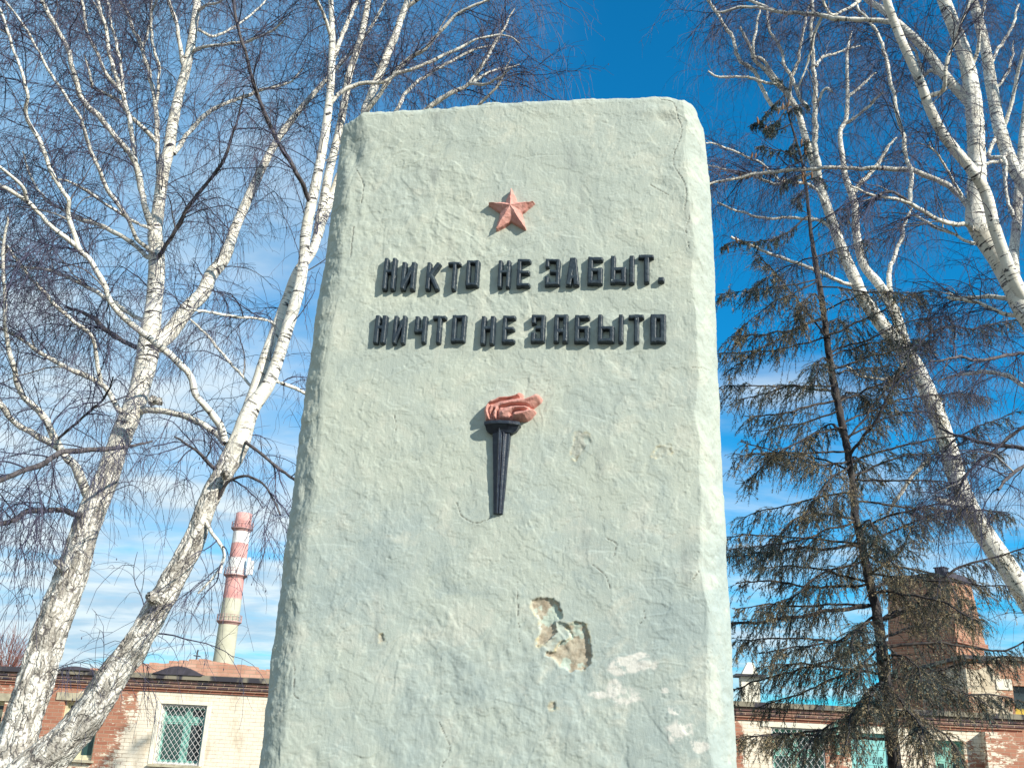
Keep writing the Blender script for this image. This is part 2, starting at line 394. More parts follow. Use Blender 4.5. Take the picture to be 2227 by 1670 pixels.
def build_slab():
    LPX = ([(748, 240), (741, 290), (730, 400), (709, 560), (694, 660), (672, 850), (649, 1060), (632, 1200), (611, 1400), (582, 1670)])
    RPX = ([(1522, 215), (1532, 300), (1543, 450), (1549, 600), (1556, 800), (1563, 950), (1570, 1110), (1581, 1300), (1590, 1500), (1600, 1670)])
    Tp = faces_px([(700, 252), (745, 249), (790, 240), (850, 236), (950, 231), (1060, 220), (1120, 218), (1200, 213), (1260, 211), (1330, 207), (1400, 205), (1425, 202), (1450, 203), (1475, 207), (1503, 211), (1518, 219), (1526, 232), (1545, 250)])
    Lp = faces_px([(x - 12 - 26 * (y - 240) / 1430, y) for x, y in LPX]); Rp = faces_px([(x + 9, y) for x, y in RPX])
    kl = np.polyfit(Lp[:, 1], Lp[:, 0], 1); kr = np.polyfit(Rp[:, 1], Rp[:, 0], 1)
    def edge(P, k, z):
        o = np.argsort(P[:, 1]); zz, uu = P[o, 1], P[o, 0]
        e = np.interp(z, zz, uu); lo = z < zz[0]; e[lo] = uu[0] + k[0] * (z[lo] - zz[0]); return e
    zt = Tp[:, 1].mean()
    tt = np.concatenate([np.linspace(0, 1.35, 36, endpoint=False), np.linspace(1.35, zt - 0.06, 920, endpoint=False), zt - 0.06 * (1 - np.linspace(0, 1, 40) ** 0.6)]) / zt
    nz = len(tt); zrow = tt * zt
    ul = edge(Lp, kl, zrow); ur = edge(Rp, kr, zrow)
    rw_l = 0.105 + 0.03 * perlin(zrow * 1.9, zrow * 0 + 4.2) + 0.028 * np.exp(-((zrow - face(800, 300)[1]) / 0.10) ** 2) - 0.02 * np.exp(-((zrow - face(800, 370)[1]) / 0.07) ** 2)
    rw_l += 0.012 * perlin(zrow * 9, zrow * 0 + 1.2)
    rw_r = 0.085 + 0.03 * perlin(zrow * 2.3, zrow * 0 + 9.2) + 0.022 * perlin(zrow * 6, zrow * 0 + 5.1) + 0.006 * perlin(zrow * 25, zrow * 0 + 2.1)
    RD, RR, TH = 0.075, 0.105, 0.46
    k = np.linspace(0, 1, 70); el = k ** 1.7
    nf = 400; qf = np.linspace(0, 1, nf + 2)[1:-1]
    nside = 22
    U, D = [], []
    for s in np.linspace(0, 1, nside, endpoint=False): U.append(ul); D.append(TH + (RD - TH) * s * np.ones(nz))
    def prof(e, rd, p): return rd * (1 - np.maximum(0, 1 - (1 - e) ** p) ** (1 / p))
    for e in el: U.append(ul + rw_l * e); D.append(np.full(nz, prof(e, RD, 1.45)))
    for q in qf: U.append((ul + rw_l) * (1 - q) + (ur - rw_r) * q); D.append(np.zeros(nz))
    for e in el[::-1]: U.append(ur - rw_r * e); D.append(np.full(nz, prof(e, RR, 1.28)))
    for s in np.linspace(0, 1, nside + 1)[1:]: U.append(ur); D.append(RR + (TH - RR) * s * np.ones(nz))
    U = np.array(U).T; D = np.array(D).T                      # rows x cols
    ztop = np.interp(U, Tp[:, 0], Tp[:, 1]); Z = tt[:, None] * ztop
    # soften the top arris
    dt = np.clip((ztop - Z) / 0.035, 0, 1); D = D + 0.03 * (1 - np.sqrt(np.maximum(0, 1 - (1 - dt) ** 2)))
    D = D + 0.008 * fbm(U * 1.6, Z * 1.1, 3.3, 2) * (D < TH - 0.02)
    P = stele_pt(U, D, Z)
    du = np.gradient(P, axis=1); dv = np.gradient(P, axis=0)
    N = np.cross(du, dv); N /= np.maximum(np.linalg.norm(N, axis=2), 1e-12)[..., None]
    s = np.concatenate([np.zeros((nz, 1)), np.cumsum(np.linalg.norm(np.diff(P, axis=1), axis=2), axis=1)], axis=1)
    s = s - s[:, [nside + 70 + nf // 2]]
    X, Y = s, Z
    warp = 0.02 * fbm(X * 5, Y * 5, 8.1, 3); wx = X + warp; wy = Y - warp
    h = 0.0016 * fbm(wx * 4.5, wy * 3.2, 0.3, 3)
    rough_zone = sstep(fbm(X * 2.2, Y * 2.2, 5.0, 3), -0.35, 0.35)
    # thick strokes of old plaster and paint: ridges of changing direction
    sel = fbm(X * 2.6, Y * 2.6, 6.4, 3); tot = 0
    for i_, (a_, c_) in enumerate(((0.12, -0.45), (-0.75, -0.15), (0.55, 0.15), (1.45, 0.45))):
        w_ = np.exp(-((sel - c_) / 0.16) ** 2) + 1e-4; tot = tot + w_
        sx, sy = wx * math.cos(a_) - wy * math.sin(a_), wx * math.sin(a_) + wy * math.cos(a_)
        st_ = 0.0008 * fbm(sx * 26, sy * 8, 2.2 + i_, 4, 0.58)
        rid = 1 - np.abs(perlin(sx * 15, sy * 6.5, 1.7 + i_ * 3)) * 2.4
        st_ = st_ + 0.0015 * sstep(rid, 0.80, 1.0) * sstep(perlin(sx * 6, sy * 6, 4.4 + i_), 0.0, 0.35)
        acc_ = w_ * st_ if i_ == 0 else acc_ + w_ * st_
    h += acc_ / tot * (0.40 + 0.60 * rough_zone)
    # flaked coats: little steps with crisp rims
    fl = fbm(wx * 7, wy * 7, 11.2, 5, 0.55)
    for lv, am in ((0.14, 0.0010), (0.40, 0.0013), (-0.40, -0.0013), (-0.12, -0.0007)):
        h += am * sstep(fl if lv > 0 else -fl, abs(lv), abs(lv) + 0.028)
    fl2 = fbm(wx * 19, wy * 17, 4.2, 4, 0.55); h += 0.0011 * sstep(fl2, 0.36, 0.42) * (0.3 + 0.7 * rough_zone)
    pits = fbm(X * 30, Y * 30, 9.3, 2); h -= 0.0022 * sstep(pits, 0.78, 0.95)
    h += 0.00035 * fbm(X * 120, Y * 40, 2.5, 2)
    # long trowel passes: thin, nearly straight lips left by the float
    tr = np.random.default_rng(12); uu0, uu1 = ul.min(), ur.max()
    for i_ in range(95):
        cx, cz = tr.uniform(uu0, uu1), tr.uniform(1.3, zt); an = tr.choice([0.1, -0.5, 0.6, 1.5, 1.35, 2.2]) + tr.normal(0, .18); L_ = tr.uniform(.06, .24); am = tr.uniform(.0006, .0016) * tr.choice([1, 1, -1])
        m_ = (np.abs(U - cx) < L_) & (np.abs(Z - cz) < L_) & (D < .05); x_ = U[m_] - cx; z_ = Z[m_] - cz
        al = x_ * math.cos(an) + z_ * math.sin(an); pe = -x_ * math.sin(an) + z_ * math.cos(an) + 0.9 * al * al + 0.003 * fbm(U[m_] * 22, Z[m_] * 22, i_ * 1.3, 2)
        h[m_] += am * (sstep(pe, -0.0012, 0.0012) * np.exp(-np.maximum(pe, 0) / 0.016)) * sstep(L_ * .7 - np.abs(al), 0, L_ * .35)
    # knocked and lumpy arrises
    corner = np.exp(-((D - 0.045) / 0.05) ** 2) * (D > 0.002)
    h += corner * (0.006 * fbm(X * 9, Y * 6, 7.7, 4) + 0.004 * fbm(X * 25, Y * 22, 1.1, 3))
    topz = np.exp(-((ztop - Z) / 0.03) ** 2); h += topz * 0.006 * fbm(X * 14, Y * 10, 3.9, 4)
    # a dented hollow in the left arris near the top and the swelling above the text's right end
    c = face(770, 345); h -= 0.016 * np.exp(-((U - c[0]) / 0.035) ** 2 - ((Z - c[1]) / 0.07) ** 2)
    c = face(1445, 262); h -= 0.007 * np.exp(-((U - c[0]) / 0.03) ** 2 - ((Z - c[1]) / 0.02) ** 2)
    c = face(1420, 240); h += 0.006 * np.exp(-((U - c[0]) / 0.06) ** 2 - ((Z - c[1]) / 0.025) ** 2)
    c = face(1430, 400); h -= 0.006 * np.exp(-((U - c[0]) / 0.03) ** 2 - ((Z - c[1]) / 0.02) ** 2)
    # spalls, cracks, white touch-ups
    nw = 0.009 * fbm(X * 42, Y * 42, 0.9, 5, 0.62)
    spall = np.zeros_like(h); ochre = np.zeros_like(h); crack = np.zeros_like(h); white = np.zeros_like(h)
    pA = [(1080, 505), (1110, 492), (1190, 495), (1225, 515), (1250, 560), (1255, 610), (1215, 625), (1225, 680), (1215, 705), (1180, 730), (1150, 765), (1110, 765), (1130, 700), (1125, 610), (1085, 550)]
    pB = [(1280, 660), (1330, 625), (1390, 640), (1405, 720), (1425, 830), (1410, 870), (1380, 895), (1300, 912), (1240, 880), (1210, 830), (1160, 820), (1160, 800), (1210, 800), (1250, 740), (1310, 720)]
    sc = lambda L: [(740 + a / 2.602, 1110 + b / 2.602) for a, b in L]
    pC = [(1255, 936), (1280, 945), (1284, 962), (1264, 982), (1252, 1003), (1240, 992), (1246, 960)]
    pD = [(1428, 972), (1456, 966), (1462, 984), (1440, 1000), (1420, 992)]
    pE = [(1195, 1530), (1206, 1528), (1212, 1540), (1202, 1545), (1194, 1540)]
    pF = [(824, 1378), (832, 1376), (834, 1392), (826, 1396)]
    pG = [(1225, 625), (1290, 650), (1310, 720), (1250, 740), (1200, 800), (1150, 765), (1215, 705)]
    for poly, dep, full in ((sc(pG), 0.005, 0.3), (sc(pA), 0.011, 1), (sc(pB), 0.011, 1), (pC, 0.003, 0.30), (pD, 0.002, 0.15), (pE, 0.005, 0.7), (pF, 0.006, 0.6)):
        q = faces_px(poly); lo, hi = q.min(0) - 0.05, q.max(0) + 0.05
        msk = (U > lo[0]) & (U < hi[0]) & (Z > lo[1]) & (Z < hi[1]) & (D < 0.08)
        x, z = U[msk], Z[msk]; sd = seg_dist(x, z, q, True); sd = np.where(inside(x, z, q), -sd, sd) + nw[msk] * 0.7
        m = sstep(-sd, -0.0015, 0.002)
        h[msk] -= m * (dep * (0.75 + 0.25 * sstep(-sd, 0, 0.02)) + 0.003 * fbm(x * 40, z * 40, 2.2, 4))
        spall[msk] = np.maximum(spall[msk], m * full); ochre[msk] = np.maximum(ochre[msk], np.exp(-((sd - 0.001) / 0.005) ** 2) * (0.75 if dep > 0.009 else 0.5) * sstep(fbm(x * 30, z * 30, 7.7, 3), -0.25, 0.3))
        h[msk] += 0.0005 * np.exp(-((sd - 0.006) / 0.006) ** 2)
    cracks = [[(1428, 200), (1438, 215), (1461, 219), (1469, 233), (1475, 257), (1483, 282), (1473, 318), (1465, 339), (1467, 363), (1485, 392), (1493, 420), (1489, 457)],
              [(773, 365), (787, 392), (789, 416), (785, 440)], [(769, 493), (765, 520), (762, 560)],
              [(992, 1092), (998, 1105), (1002, 1119), (1017, 1131), (1034, 1138), (1051, 1134), (1065, 1127), (1074, 1117)],
              [(1320, 1171), (1336, 1179), (1340, 1187), (1334, 1210)], [(1124, 1256), (1128, 1394)],
              [(955, 1571), (971, 1606), (978, 1625), (971, 1648), (959, 1667)], [(1414, 402), (1453, 424)], [(641, 1450), (640, 1490), (641, 1513), (651, 1520)],
              [(1290, 1229), (1316, 1252), (1330, 1290)], [(856, 900), (862, 925), (860, 940)], [(1503, 800), (1545, 797)], [(1506, 1262), (1520, 1240)], [(1500, 470), (1492, 500), (1498, 540)], [(1390, 1355), (1404, 1342), (1398, 1320)]]
    wid = [1.0, .8, 1.3, .8, .9, .7, .7, .7, 1.0, .7, .7, .6, .8, .6, .6]
    for L, wd in zip(cracks, wid):
        q = catmull(faces_px(L), 6 * len(L)); lo, hi = q.min(0) - 0.03, q.max(0) + 0.03
        msk = (U > lo[0]) & (U < hi[0]) & (Z > lo[1]) & (Z < hi[1]) & (D < 0.10)
        x, z = U[msk], Z[msk]; j = 0.0040 * fbm(x * 60, z * 60, 1.0, 4)
        sd = seg_dist(x + j, z - j, q)
        w = 0.62 * wd * (0.0019 + 0.0008 * perlin(z * 30, x * 30))
        g = np.exp(-(sd / np.maximum(w, 0.0008)) ** 2)
        h[msk] -= 0.004 * g; crack[msk] = np.maximum(crack[msk], g * 0.8)
        h[msk] += 0.0007 * sstep(0.02 - sd, 0, 0.018) * (1 if wd > 0.75 else 0.5)
    for cx, cy, rx, ry in ((1372, 1446, 48, 20), (1340, 1452, 25, 14), (1300, 1510, 24, 9), (1368, 1515, 30, 24), (1336, 1500, 18, 18), (1482, 1592, 30, 26), (1465, 1545, 14, 9), (1447, 1500, 12, 7), (1395, 1425, 18, 8), (1520, 1620, 18, 14)):
        c = face(cx, cy); e = (rx + ry) / 2
        k1 = face(cx + rx, cy)[0] - c[0]; k2 = c[1] - face(cx, cy + ry)[1]
        white = np.maximum(white, 1 - sstep(np.hypot((U - c[0]) / k1, (Z - c[1]) / k2) + 0.5 * fbm(X * 22, Y * 22, 5.5, 3), 0.75, 1.15))
    P = P + N * h[..., None]
    # close the body: back face strip and cap
    nzr, nc = U.shape
    idx = np.arange(nzr * nc).reshape(nzr, nc)
    F = np.stack([idx[:-1, :-1], idx[:-1, 1:], idx[1:, 1:], idx[1:, :-1]], -1).reshape(-1, 4)
    Fb = np.stack([idx[:-1, -1], idx[:-1, 0], idx[1:, 0], idx[1:, -1]], -1)
    top = idx[-1]; half = nc // 2
    Fc = np.array([(top[i], top[i + 1], top[nc - 2 - i], top[nc - 1 - i]) for i in range(half - 1)])
    at_ = dict(spall=spall.ravel(), ochre=ochre.ravel(), crack=crack.ravel(), white=white.ravel())
    mesh('slab', P.reshape(-1, 3), [F, Fb, Fc], M_PLASTER, stele, True, at_, S_OFF)
    c = float((ul[0] + ur[0]) / 2)
    mb = MB()
    a = [stele_pt(np.array(u), np.array(d), np.array(z)) for z in (-0.1, 0.18) for u, d in ((c - 1.0, -0.35), (c + 1.0, -0.35), (c + 1.0, 0.85), (c - 1.0, 0.85))]
    mb.add(a, [(0, 3, 2, 1), (4, 5, 6, 7), (0, 1, 5, 4), (1, 2, 6, 5), (2, 3, 7, 6), (3, 0, 4, 7)])
    mb.build('plinth', M_CONC, stele, off=S_OFF)
M_CONC = flat('grey_concrete', (0.33, 0.32, 0.28), 0.9, 0.25, 5.0, 0.4)
build_slab()

def relief(name, lo, hi, step, hfun, mat, parent, cut=-0.004, minh=-0.0045):
    """a height field standing on the stele's face, trimmed just under its surface"""
    nx = int((hi[0] - lo[0]) / step) + 2; nzz = int((hi[1] - lo[1]) / step) + 2
    U, Z = np.meshgrid(lo[0] + np.arange(nx) * step, lo[1] + np.arange(nzz) * step)
    H = hfun(U, Z); keep = H > cut
    q = keep[:-1, :-1] | keep[1:, :-1] | keep[:-1, 1:] | keep[1:, 1:]
    idx = np.arange(nx * nzz).reshape(nzz, nx)
    F = np.stack([idx[:-1, :-1][q], idx[:-1, 1:][q], idx[1:, 1:][q], idx[1:, :-1][q]], -1)
    used = np.unique(F); remap = np.zeros(nx * nzz, int); remap[used] = np.arange(len(used))
    V = stele_pt(U, -np.maximum(H, minh), Z).reshape(-1, 3)[used]
    return mesh(name, V, [remap[F]], mat, parent, True, None, S_OFF)

GLY = {'Н': [(0, 0, 0, 1), (1, 0, 1, 1), (0, .58, 1, .58)], 'И': [(0, 0, 0, 1), (1, 0, 1, 1), (0, .04, 1, .96)],
       'К': [(0, 0, 0, 1), (0, .42, 1, 1), (.25, .55, 1, 0)], 'Т': [(0, 1, 1, 1), (.55, 0, .55, 1)],
       'О': [(0, 0, 0, 1), (1, 0, 1, 1), (0, 0, 1, 0), (0, 1, 1, 1)], 'Е': [(0, 0, 0, 1), (0, 0, 1, 0), (0, 1, 1, 1), (0, .52, .9, .52)],
       'З': [(0, 1, 1, 1), (1, .05, 1, .95), (0, 0, 1, 0), (.45, .52, 1, .52), (0, .78, 0, 1), (0, 0, 0, .24)],
       'А': [(0, 0, .40, 1), (1, 0, .60, 1), (.15, .25, .85, .25), (.40, 1, .60, 1)],
       'A2': [(0, 0, 0, 1), (1, 0, 1, 1), (0, 1, 1, 1), (0, .38, 1, .38)],
       'Б': [(0, 0, 0, 1), (0, 1, 1, 1), (0, .52, 1, .52), (0, 0, 1, 0), (1, 0, 1, .52)],
       'Ы': [(0, 0, 0, 1), (0, 0, .56, 0), (0, .52, .56, .52), (.56, 0, .56, .52), (1, 0, 1, 1)],
       'Ч': [(1, 0, 1, 1), (0, .45, 0, 1), (0, .45, 1, .45)], '.': [(.5, .5, .5, .5)]}
LINE1 = [('Н', 268, 365, 540, 740), ('И', 385, 490, 565, 740), ('К', 546, 645, 568, 742), ('Т', 682, 775, 565, 740), ('О', 803, 895, 555, 720),
         ('Н', 1008, 1095, 555, 727), ('Е', 1130, 1224, 548, 724), ('З', 1312, 1412, 545, 715), ('А', 1448, 1537, 540, 716), ('Б', 1586, 1685, 533, 708),
         ('Ы', 1733, 1887, 525, 702), ('Т', 1912, 2012, 518, 697), ('.', 2040, 2077, 658, 697)]
LINE2 = [('Н', 213, 307, 908, 1087), ('И', 333, 430, 910, 1087), ('Ч', 470, 562, 913, 1082), ('Т', 583, 682, 908, 1083), ('О', 710, 812, 905, 1077),
         ('Н', 898, 997, 912, 1090), ('Е', 1036, 1127, 908, 1083), ('З', 1222, 1317, 902, 1078), ('A2', 1368, 1462, 902, 1077), ('Б', 1501, 1600, 905, 1080),
         ('Ы', 1651, 1817, 903, 1080), ('Т', 1848, 1947, 901, 1082), ('О', 1990, 2088, 899, 1080)]
def build_letter(g, x0, x1, y0, y1, i):
    px = lambda v: 740 + v / 2.949
    py = lambda v: 380 + v / 2.949
    a = face(px(x0), py(y1), 0.01); shear = max(0, (1427 - px((x0 + x1) / 2)) / 5765) * (y1 - y0) / 2.949
    b = face(px(x1) - shear, py(y1), 0.01); top = face((px(x0) + px(x1)) / 2, py(y0), 0.01)[1]
    ua, ub, za, zb = a[0], b[0], (a[1] + b[1]) / 2, top
    tilt = (b[1] - a[1]) / (ub - ua)
    hw = 0.0080 * (1.0 + 0.12 * random.uniform(-1, 1))
    hw *= {'A': 1.2, 'Б': 1.15, 'О': 1.15 if i > 13 else 1.05, 'А': 1.22}.get(g, 1.0) * (1.2 if i == 13 else 1.0)
    if g == '.': hw = (ub - ua) / 2
    th = 0.0205 + 0.0015 * random.uniform(-1, 1)
    def H(U, Z):
        Zs = Z - tilt * (U - (ua + ub) / 2)
        wob = 0.0011 * fbm(U * 70, Z * 70, i * 1.7, 3)
        x = U + wob; z = Zs + 0.0011 * fbm(U * 70, Z * 70, i * 1.7 + 5, 3)
        sd = np.full(U.shape, 1.0)
        for (p, q, r, s) in GLY[g]:
            A = np.array([ua + hw + p * (ub - ua - 2 * hw), za + hw + q * (zb - za - 2 * hw)])
            B = np.array([ua + hw + r * (ub - ua - 2 * hw), za + hw + s * (zb - za - 2 * hw)])
            L = np.linalg.norm(B - A); d = (B - A) / L if L > 1e-6 else np.array([1.0, 0])
            al = (x - A[0]) * d[0] + (z - A[1]) * d[1]; pe = np.abs(-(x - A[0]) * d[1] + (z - A[1]) * d[0])
            w = hw * (0.86 if abs(d[0]) > 0.9 else 1.0)
            ex = np.maximum(-al, al - L) - hw
            e = np.where((pe - w > -0.003) & (ex > -0.003), np.hypot(np.maximum(pe - w + 0.003, 0), np.maximum(ex + 0.003, 0)) - 0.003, np.maximum(pe - w, ex))
            sd = np.minimum(sd, e)
        sd = np.maximum(sd, np.maximum(np.maximum(ua - x, x - ub), np.maximum(za - z, z - zb)))
        dl = -sd
        hgt = -0.0055 + (th - 0.0015 + 0.0055) * np.clip((dl + 0.0022) / 0.0026, 0, 1)
        hgt = hgt + 0.0025 * np.clip(dl / 0.004, 0, 1)
        return hgt + np.where(dl > 0, 0.0008 * fbm(U * 60, Z * 60, i * 2.1, 3), 0)
    relief('letter', (ua - 0.006, za - 0.012), (ub + 0.006, zb + 0.012), 0.0011, H, M_LETTER, stele)
for i, L in enumerate(LINE1 + LINE2): build_letter(*L, i)

def build_star():
    cp = lambda x, y: face(740 + x / 2.949, 380 + y / 2.949, 0.012)
    tips = [cp(1098, 98), cp(1240, 181), cp(1184, 345), cp(1004, 350), cp(955, 186)]
    inn = [cp(1131, 180), cp(1157, 247), cp(1095, 292), cp(1032, 243), cp(1063, 180)]
    ce = cp(1096, 212); out = []
    for i in range(5): out += [tips[i], inn[i]]
    out = np.array(out)
    # scale so the tips stay where they are though standing proud
    def H(U, Z):
        x = U + 0.0022 * fbm(U * 50, Z * 50, 1.3, 4); z = Z + 0.0022 * fbm(U * 50, Z * 50, 8.3, 4)
        sd = seg_dist(x, z, out, True); sd = np.where(inside(x, z, out), -sd, sd) - 0.0032
        best = np.full(U.shape, -1.0)
        rid = np.full(U.shape, 9.0)
        for t_ in tips:
            rid = np.minimum(rid, seg_dist(x, z, np.array([ce, t_])))
        dl = -sd
        hgt = -0.006 + 0.018 * np.clip((dl + 0.002) / 0.003, 0, 1)
        slope = dl / np.maximum(dl + rid, 1e-5)
        r = np.hypot(x - ce[0], z - ce[1])
        hgt = hgt + np.where(dl > 0, slope * (0.024 - 0.12 * r).clip(0.006, 0.024), 0)
        return hgt + np.where(dl > 0, 0.0012 * fbm(U * 55, Z * 55, 2.0, 4), 0)
    lo = out.min(0) - 0.012; hi = out.max(0) + 0.012
    relief('star', lo, hi, 0.0011, H, M_PINK, stele)
build_star()

def build_torch():
    cp = lambda x, y, l=0.02: face(980 + x / 5.185, 820 + y / 5.185, l)
    # handle: a tapered, ridged bar
    a0, a1 = cp(470, 600), cp(672, 600); b0, b1 = cp(478, 1535), cp(580, 1535)
    def HH(U, Z):
        t = (Z - b0[1]) / (a0[1] - b0[1]); l = b0[0] + (a0[0] - b0[0]) * t; r = b1[0] + (a1[0] - b1[0]) * t
        q = (U - l) / (r - l)                       # 0..1 across
        dep = 0.020 + 0.014 * np.clip(t, 0, 1)
        sd = np.minimum(np.minimum(U - l, r - U), np.minimum(Z - b0[1], a0[1] + 0.02 - Z)) + 0.0006 * fbm(U * 40, Z * 20, 0.4, 3)
        wall = -0.006 + (dep * 0.62 + 0.006) * np.clip((sd + 0.0022) / 0.003, 0, 1)
        rid = dep * 0.38 * np.clip(1 - np.abs(q - 0.42) / 0.42, 0, 1)
        bead = 0.0045 * np.exp(-((q - 0.42) / 0.05) ** 2) - 0.003 * np.exp(-((q - 0.56) / 0.05) ** 2) + 0.003 * np.exp(-((q - 0.67) / 0.05) ** 2)
        return np.where(sd > -0.0022, wall + np.where(sd > 0, rid + bead, 0), -0.01)
    handle = relief('torch', (min(a0[0], b0[0]) - 0.01, b0[1] - 0.01), (max(a1[0], b1[0]) + 0.01, a0[1] + 0.025), 0.0011, HH, M_TORCH, stele)
    # cup: a flaring tray with a thick rim
    c0, c1, d0, d1 = cp(378, 490, .045), cp(775, 490, .045), cp(398, 615, .03), cp(735, 615, .03)
    mb = MB()
    zt, zr, zb = (c0[1] + c1[1]) / 2, (c0[1] + c1[1]) / 2 - 0.012, (d0[1] + d1[1]) / 2
    rows = []
    for (l, r, z, dp) in ((d0[0] + 0.012, d1[0] - 0.012, zb - 0.002, 0.030), (d0[0], d1[0], zb + 0.006, 0.034), (c0[0] + 0.003, c1[0] - 0.003, zr - 0.002, 0.050), (c0[0] - 0.001, c1[0] + 0.001, zr, 0.056), (c0[0], c1[0], zt - 0.002, 0.057), (c0[0] + 0.003, c1[0] - 0.003, zt, 0.054)):
        m = l + 0.42 * (r - l)
        rows.append([(l, 0.012, z), (l, -dp * 0.72, z), (l + 0.22 * (r - l), -dp * 0.93, z), (m, -dp, z), (l + 0.72 * (r - l), -dp * 0.9, z), (r, -dp * 0.66, z), (r, 0.012, z)])
    R = np.array(rows); V = stele_pt(R[..., 0], R[..., 1], R[..., 2]); n = 7
    F = [(k * n + i, k * n + i + 1, (k + 1) * n + i + 1, (k + 1) * n + i) for k in range(5) for i in range(n - 1)]
    F += [tuple(range(n))[::-1], tuple(range(5 * n, 6 * n))]
    mb.add(V.reshape(-1, 3), F); mb.build('cup', M_TORCH, handle, off=S_OFF)
    # flame: lobes swept to the right
    out = np.array([cp(*p) for p in [(395, 500), (375, 380), (395, 320), (450, 262), (560, 222), (650, 222), (730, 200), (775, 175), (815, 190), (800, 235), (850, 246), (900, 220), (950, 192), (1000, 195), (1025, 235), (1010, 270), (960, 310), (900, 350), (945, 365), (955, 385), (900, 450), (860, 480), (690, 500)]])
    grooves = [np.array([cp(*p) for p in L]) for L in ([(455, 470), (430, 400), (455, 330), (560, 285), (700, 255), (800, 245)], [(540, 480), (535, 400), (560, 360), (690, 335), (850, 330), (900, 352)], [(690, 490), (690, 430), (740, 395), (840, 385), (900, 372)], [(480, 480), (470, 420), (500, 380)])]
    ridges = [np.array([cp(*p) for p in L]) for L in ([(420, 440), (425, 370), (470, 300), (600, 255), (790, 200)], [(520, 400), (620, 320), (800, 290), (1000, 225)], [(600, 420), (700, 370), (820, 360), (930, 380)], [(740, 440), (850, 415), (910, 400)])]
    def HF(U, Z):
        x = U + 0.0016 * fbm(U * 45, Z * 45, 3.3, 3); z = Z + 0.0016 * fbm(U * 45, Z * 45, 6.6, 3)
        sd = seg_dist(x, z, out, True); dl = np.where(inside(x, z, out), sd, -sd)
        body = 0.036 * np.sqrt(np.clip(dl / 0.016, 0, 1) * (2 - np.clip(dl / 0.016, 0, 1)))
        hgt = np.where(dl > 0, 0.006 + body, -0.008 + 0.014 * np.clip((dl + 0.003) / 0.003, 0, 1))
        g = np.full(U.shape, 9.0); r = np.full(U.shape, 9.0)
        for q in grooves: g = np.minimum(g, seg_dist(x, z, q))
        for q in ridges: r = np.minimum(r, seg_dist(x, z, q))
        k = np.clip(dl / 0.010, 0, 1)
        hgt += k * (0.009 * np.exp(-(r / 0.009) ** 2) - 0.016 * np.exp(-(g / 0.0045) ** 2))
        return hgt + np.where(dl > 0, 0.0014 * fbm(U * 60, Z * 60, 4.0, 4), 0)
    relief('flame', out.min(0) - 0.015, out.max(0) + 0.012, 0.0012, HF, M_PINK, handle)
build_torch()

# ================================================================== birches
def branch_geo(px, Y0, Y1, curve=0.0, Yl=None):
    """[(x,y,w)] traced in the photo -> 3-D centre line and radii, running from depth Y0 to Y1"""
    n = len(px); out = []
    for i, q in enumerate(px):
        t = i / max(n - 1, 1); Y = Yl[i] if Yl else Y0 + (Y1 - Y0) * (t + curve * t * (1 - t))
        p = at(q[0], q[1], Y); out.append([*p, rad_at(p, q[2])])
    return np.array(out)
def resample(G, step, wob=0.0, seed=0):
    L = np.linalg.norm(np.diff(G[:, :3], axis=0), axis=1).sum(); n = max(6, int(L / step))
    Q = catmull(G, n); s = np.linspace(0, L, n)
    if wob:
        e = np.minimum(1, s / 0.15) * np.minimum(1, (L - s) / 0.1 + 0.3)
        for k in range(3): Q[:, k] += wob * e * fbm(s * 3.1, s * 0 + seed * 3.7 + k * 11.3, 0.5, 3)
    Q[:, 3] = np.maximum(Q[:, 3], 0.0025)
    return Q
def pix(p):
    d = np.asarray(p)[..., :3] - CAM; k = d @ _F
    return np.stack([W0 / 2 + FPX * (d @ _R) / k, H0 / 2 - FPX * (d @ _U) / k], -1)
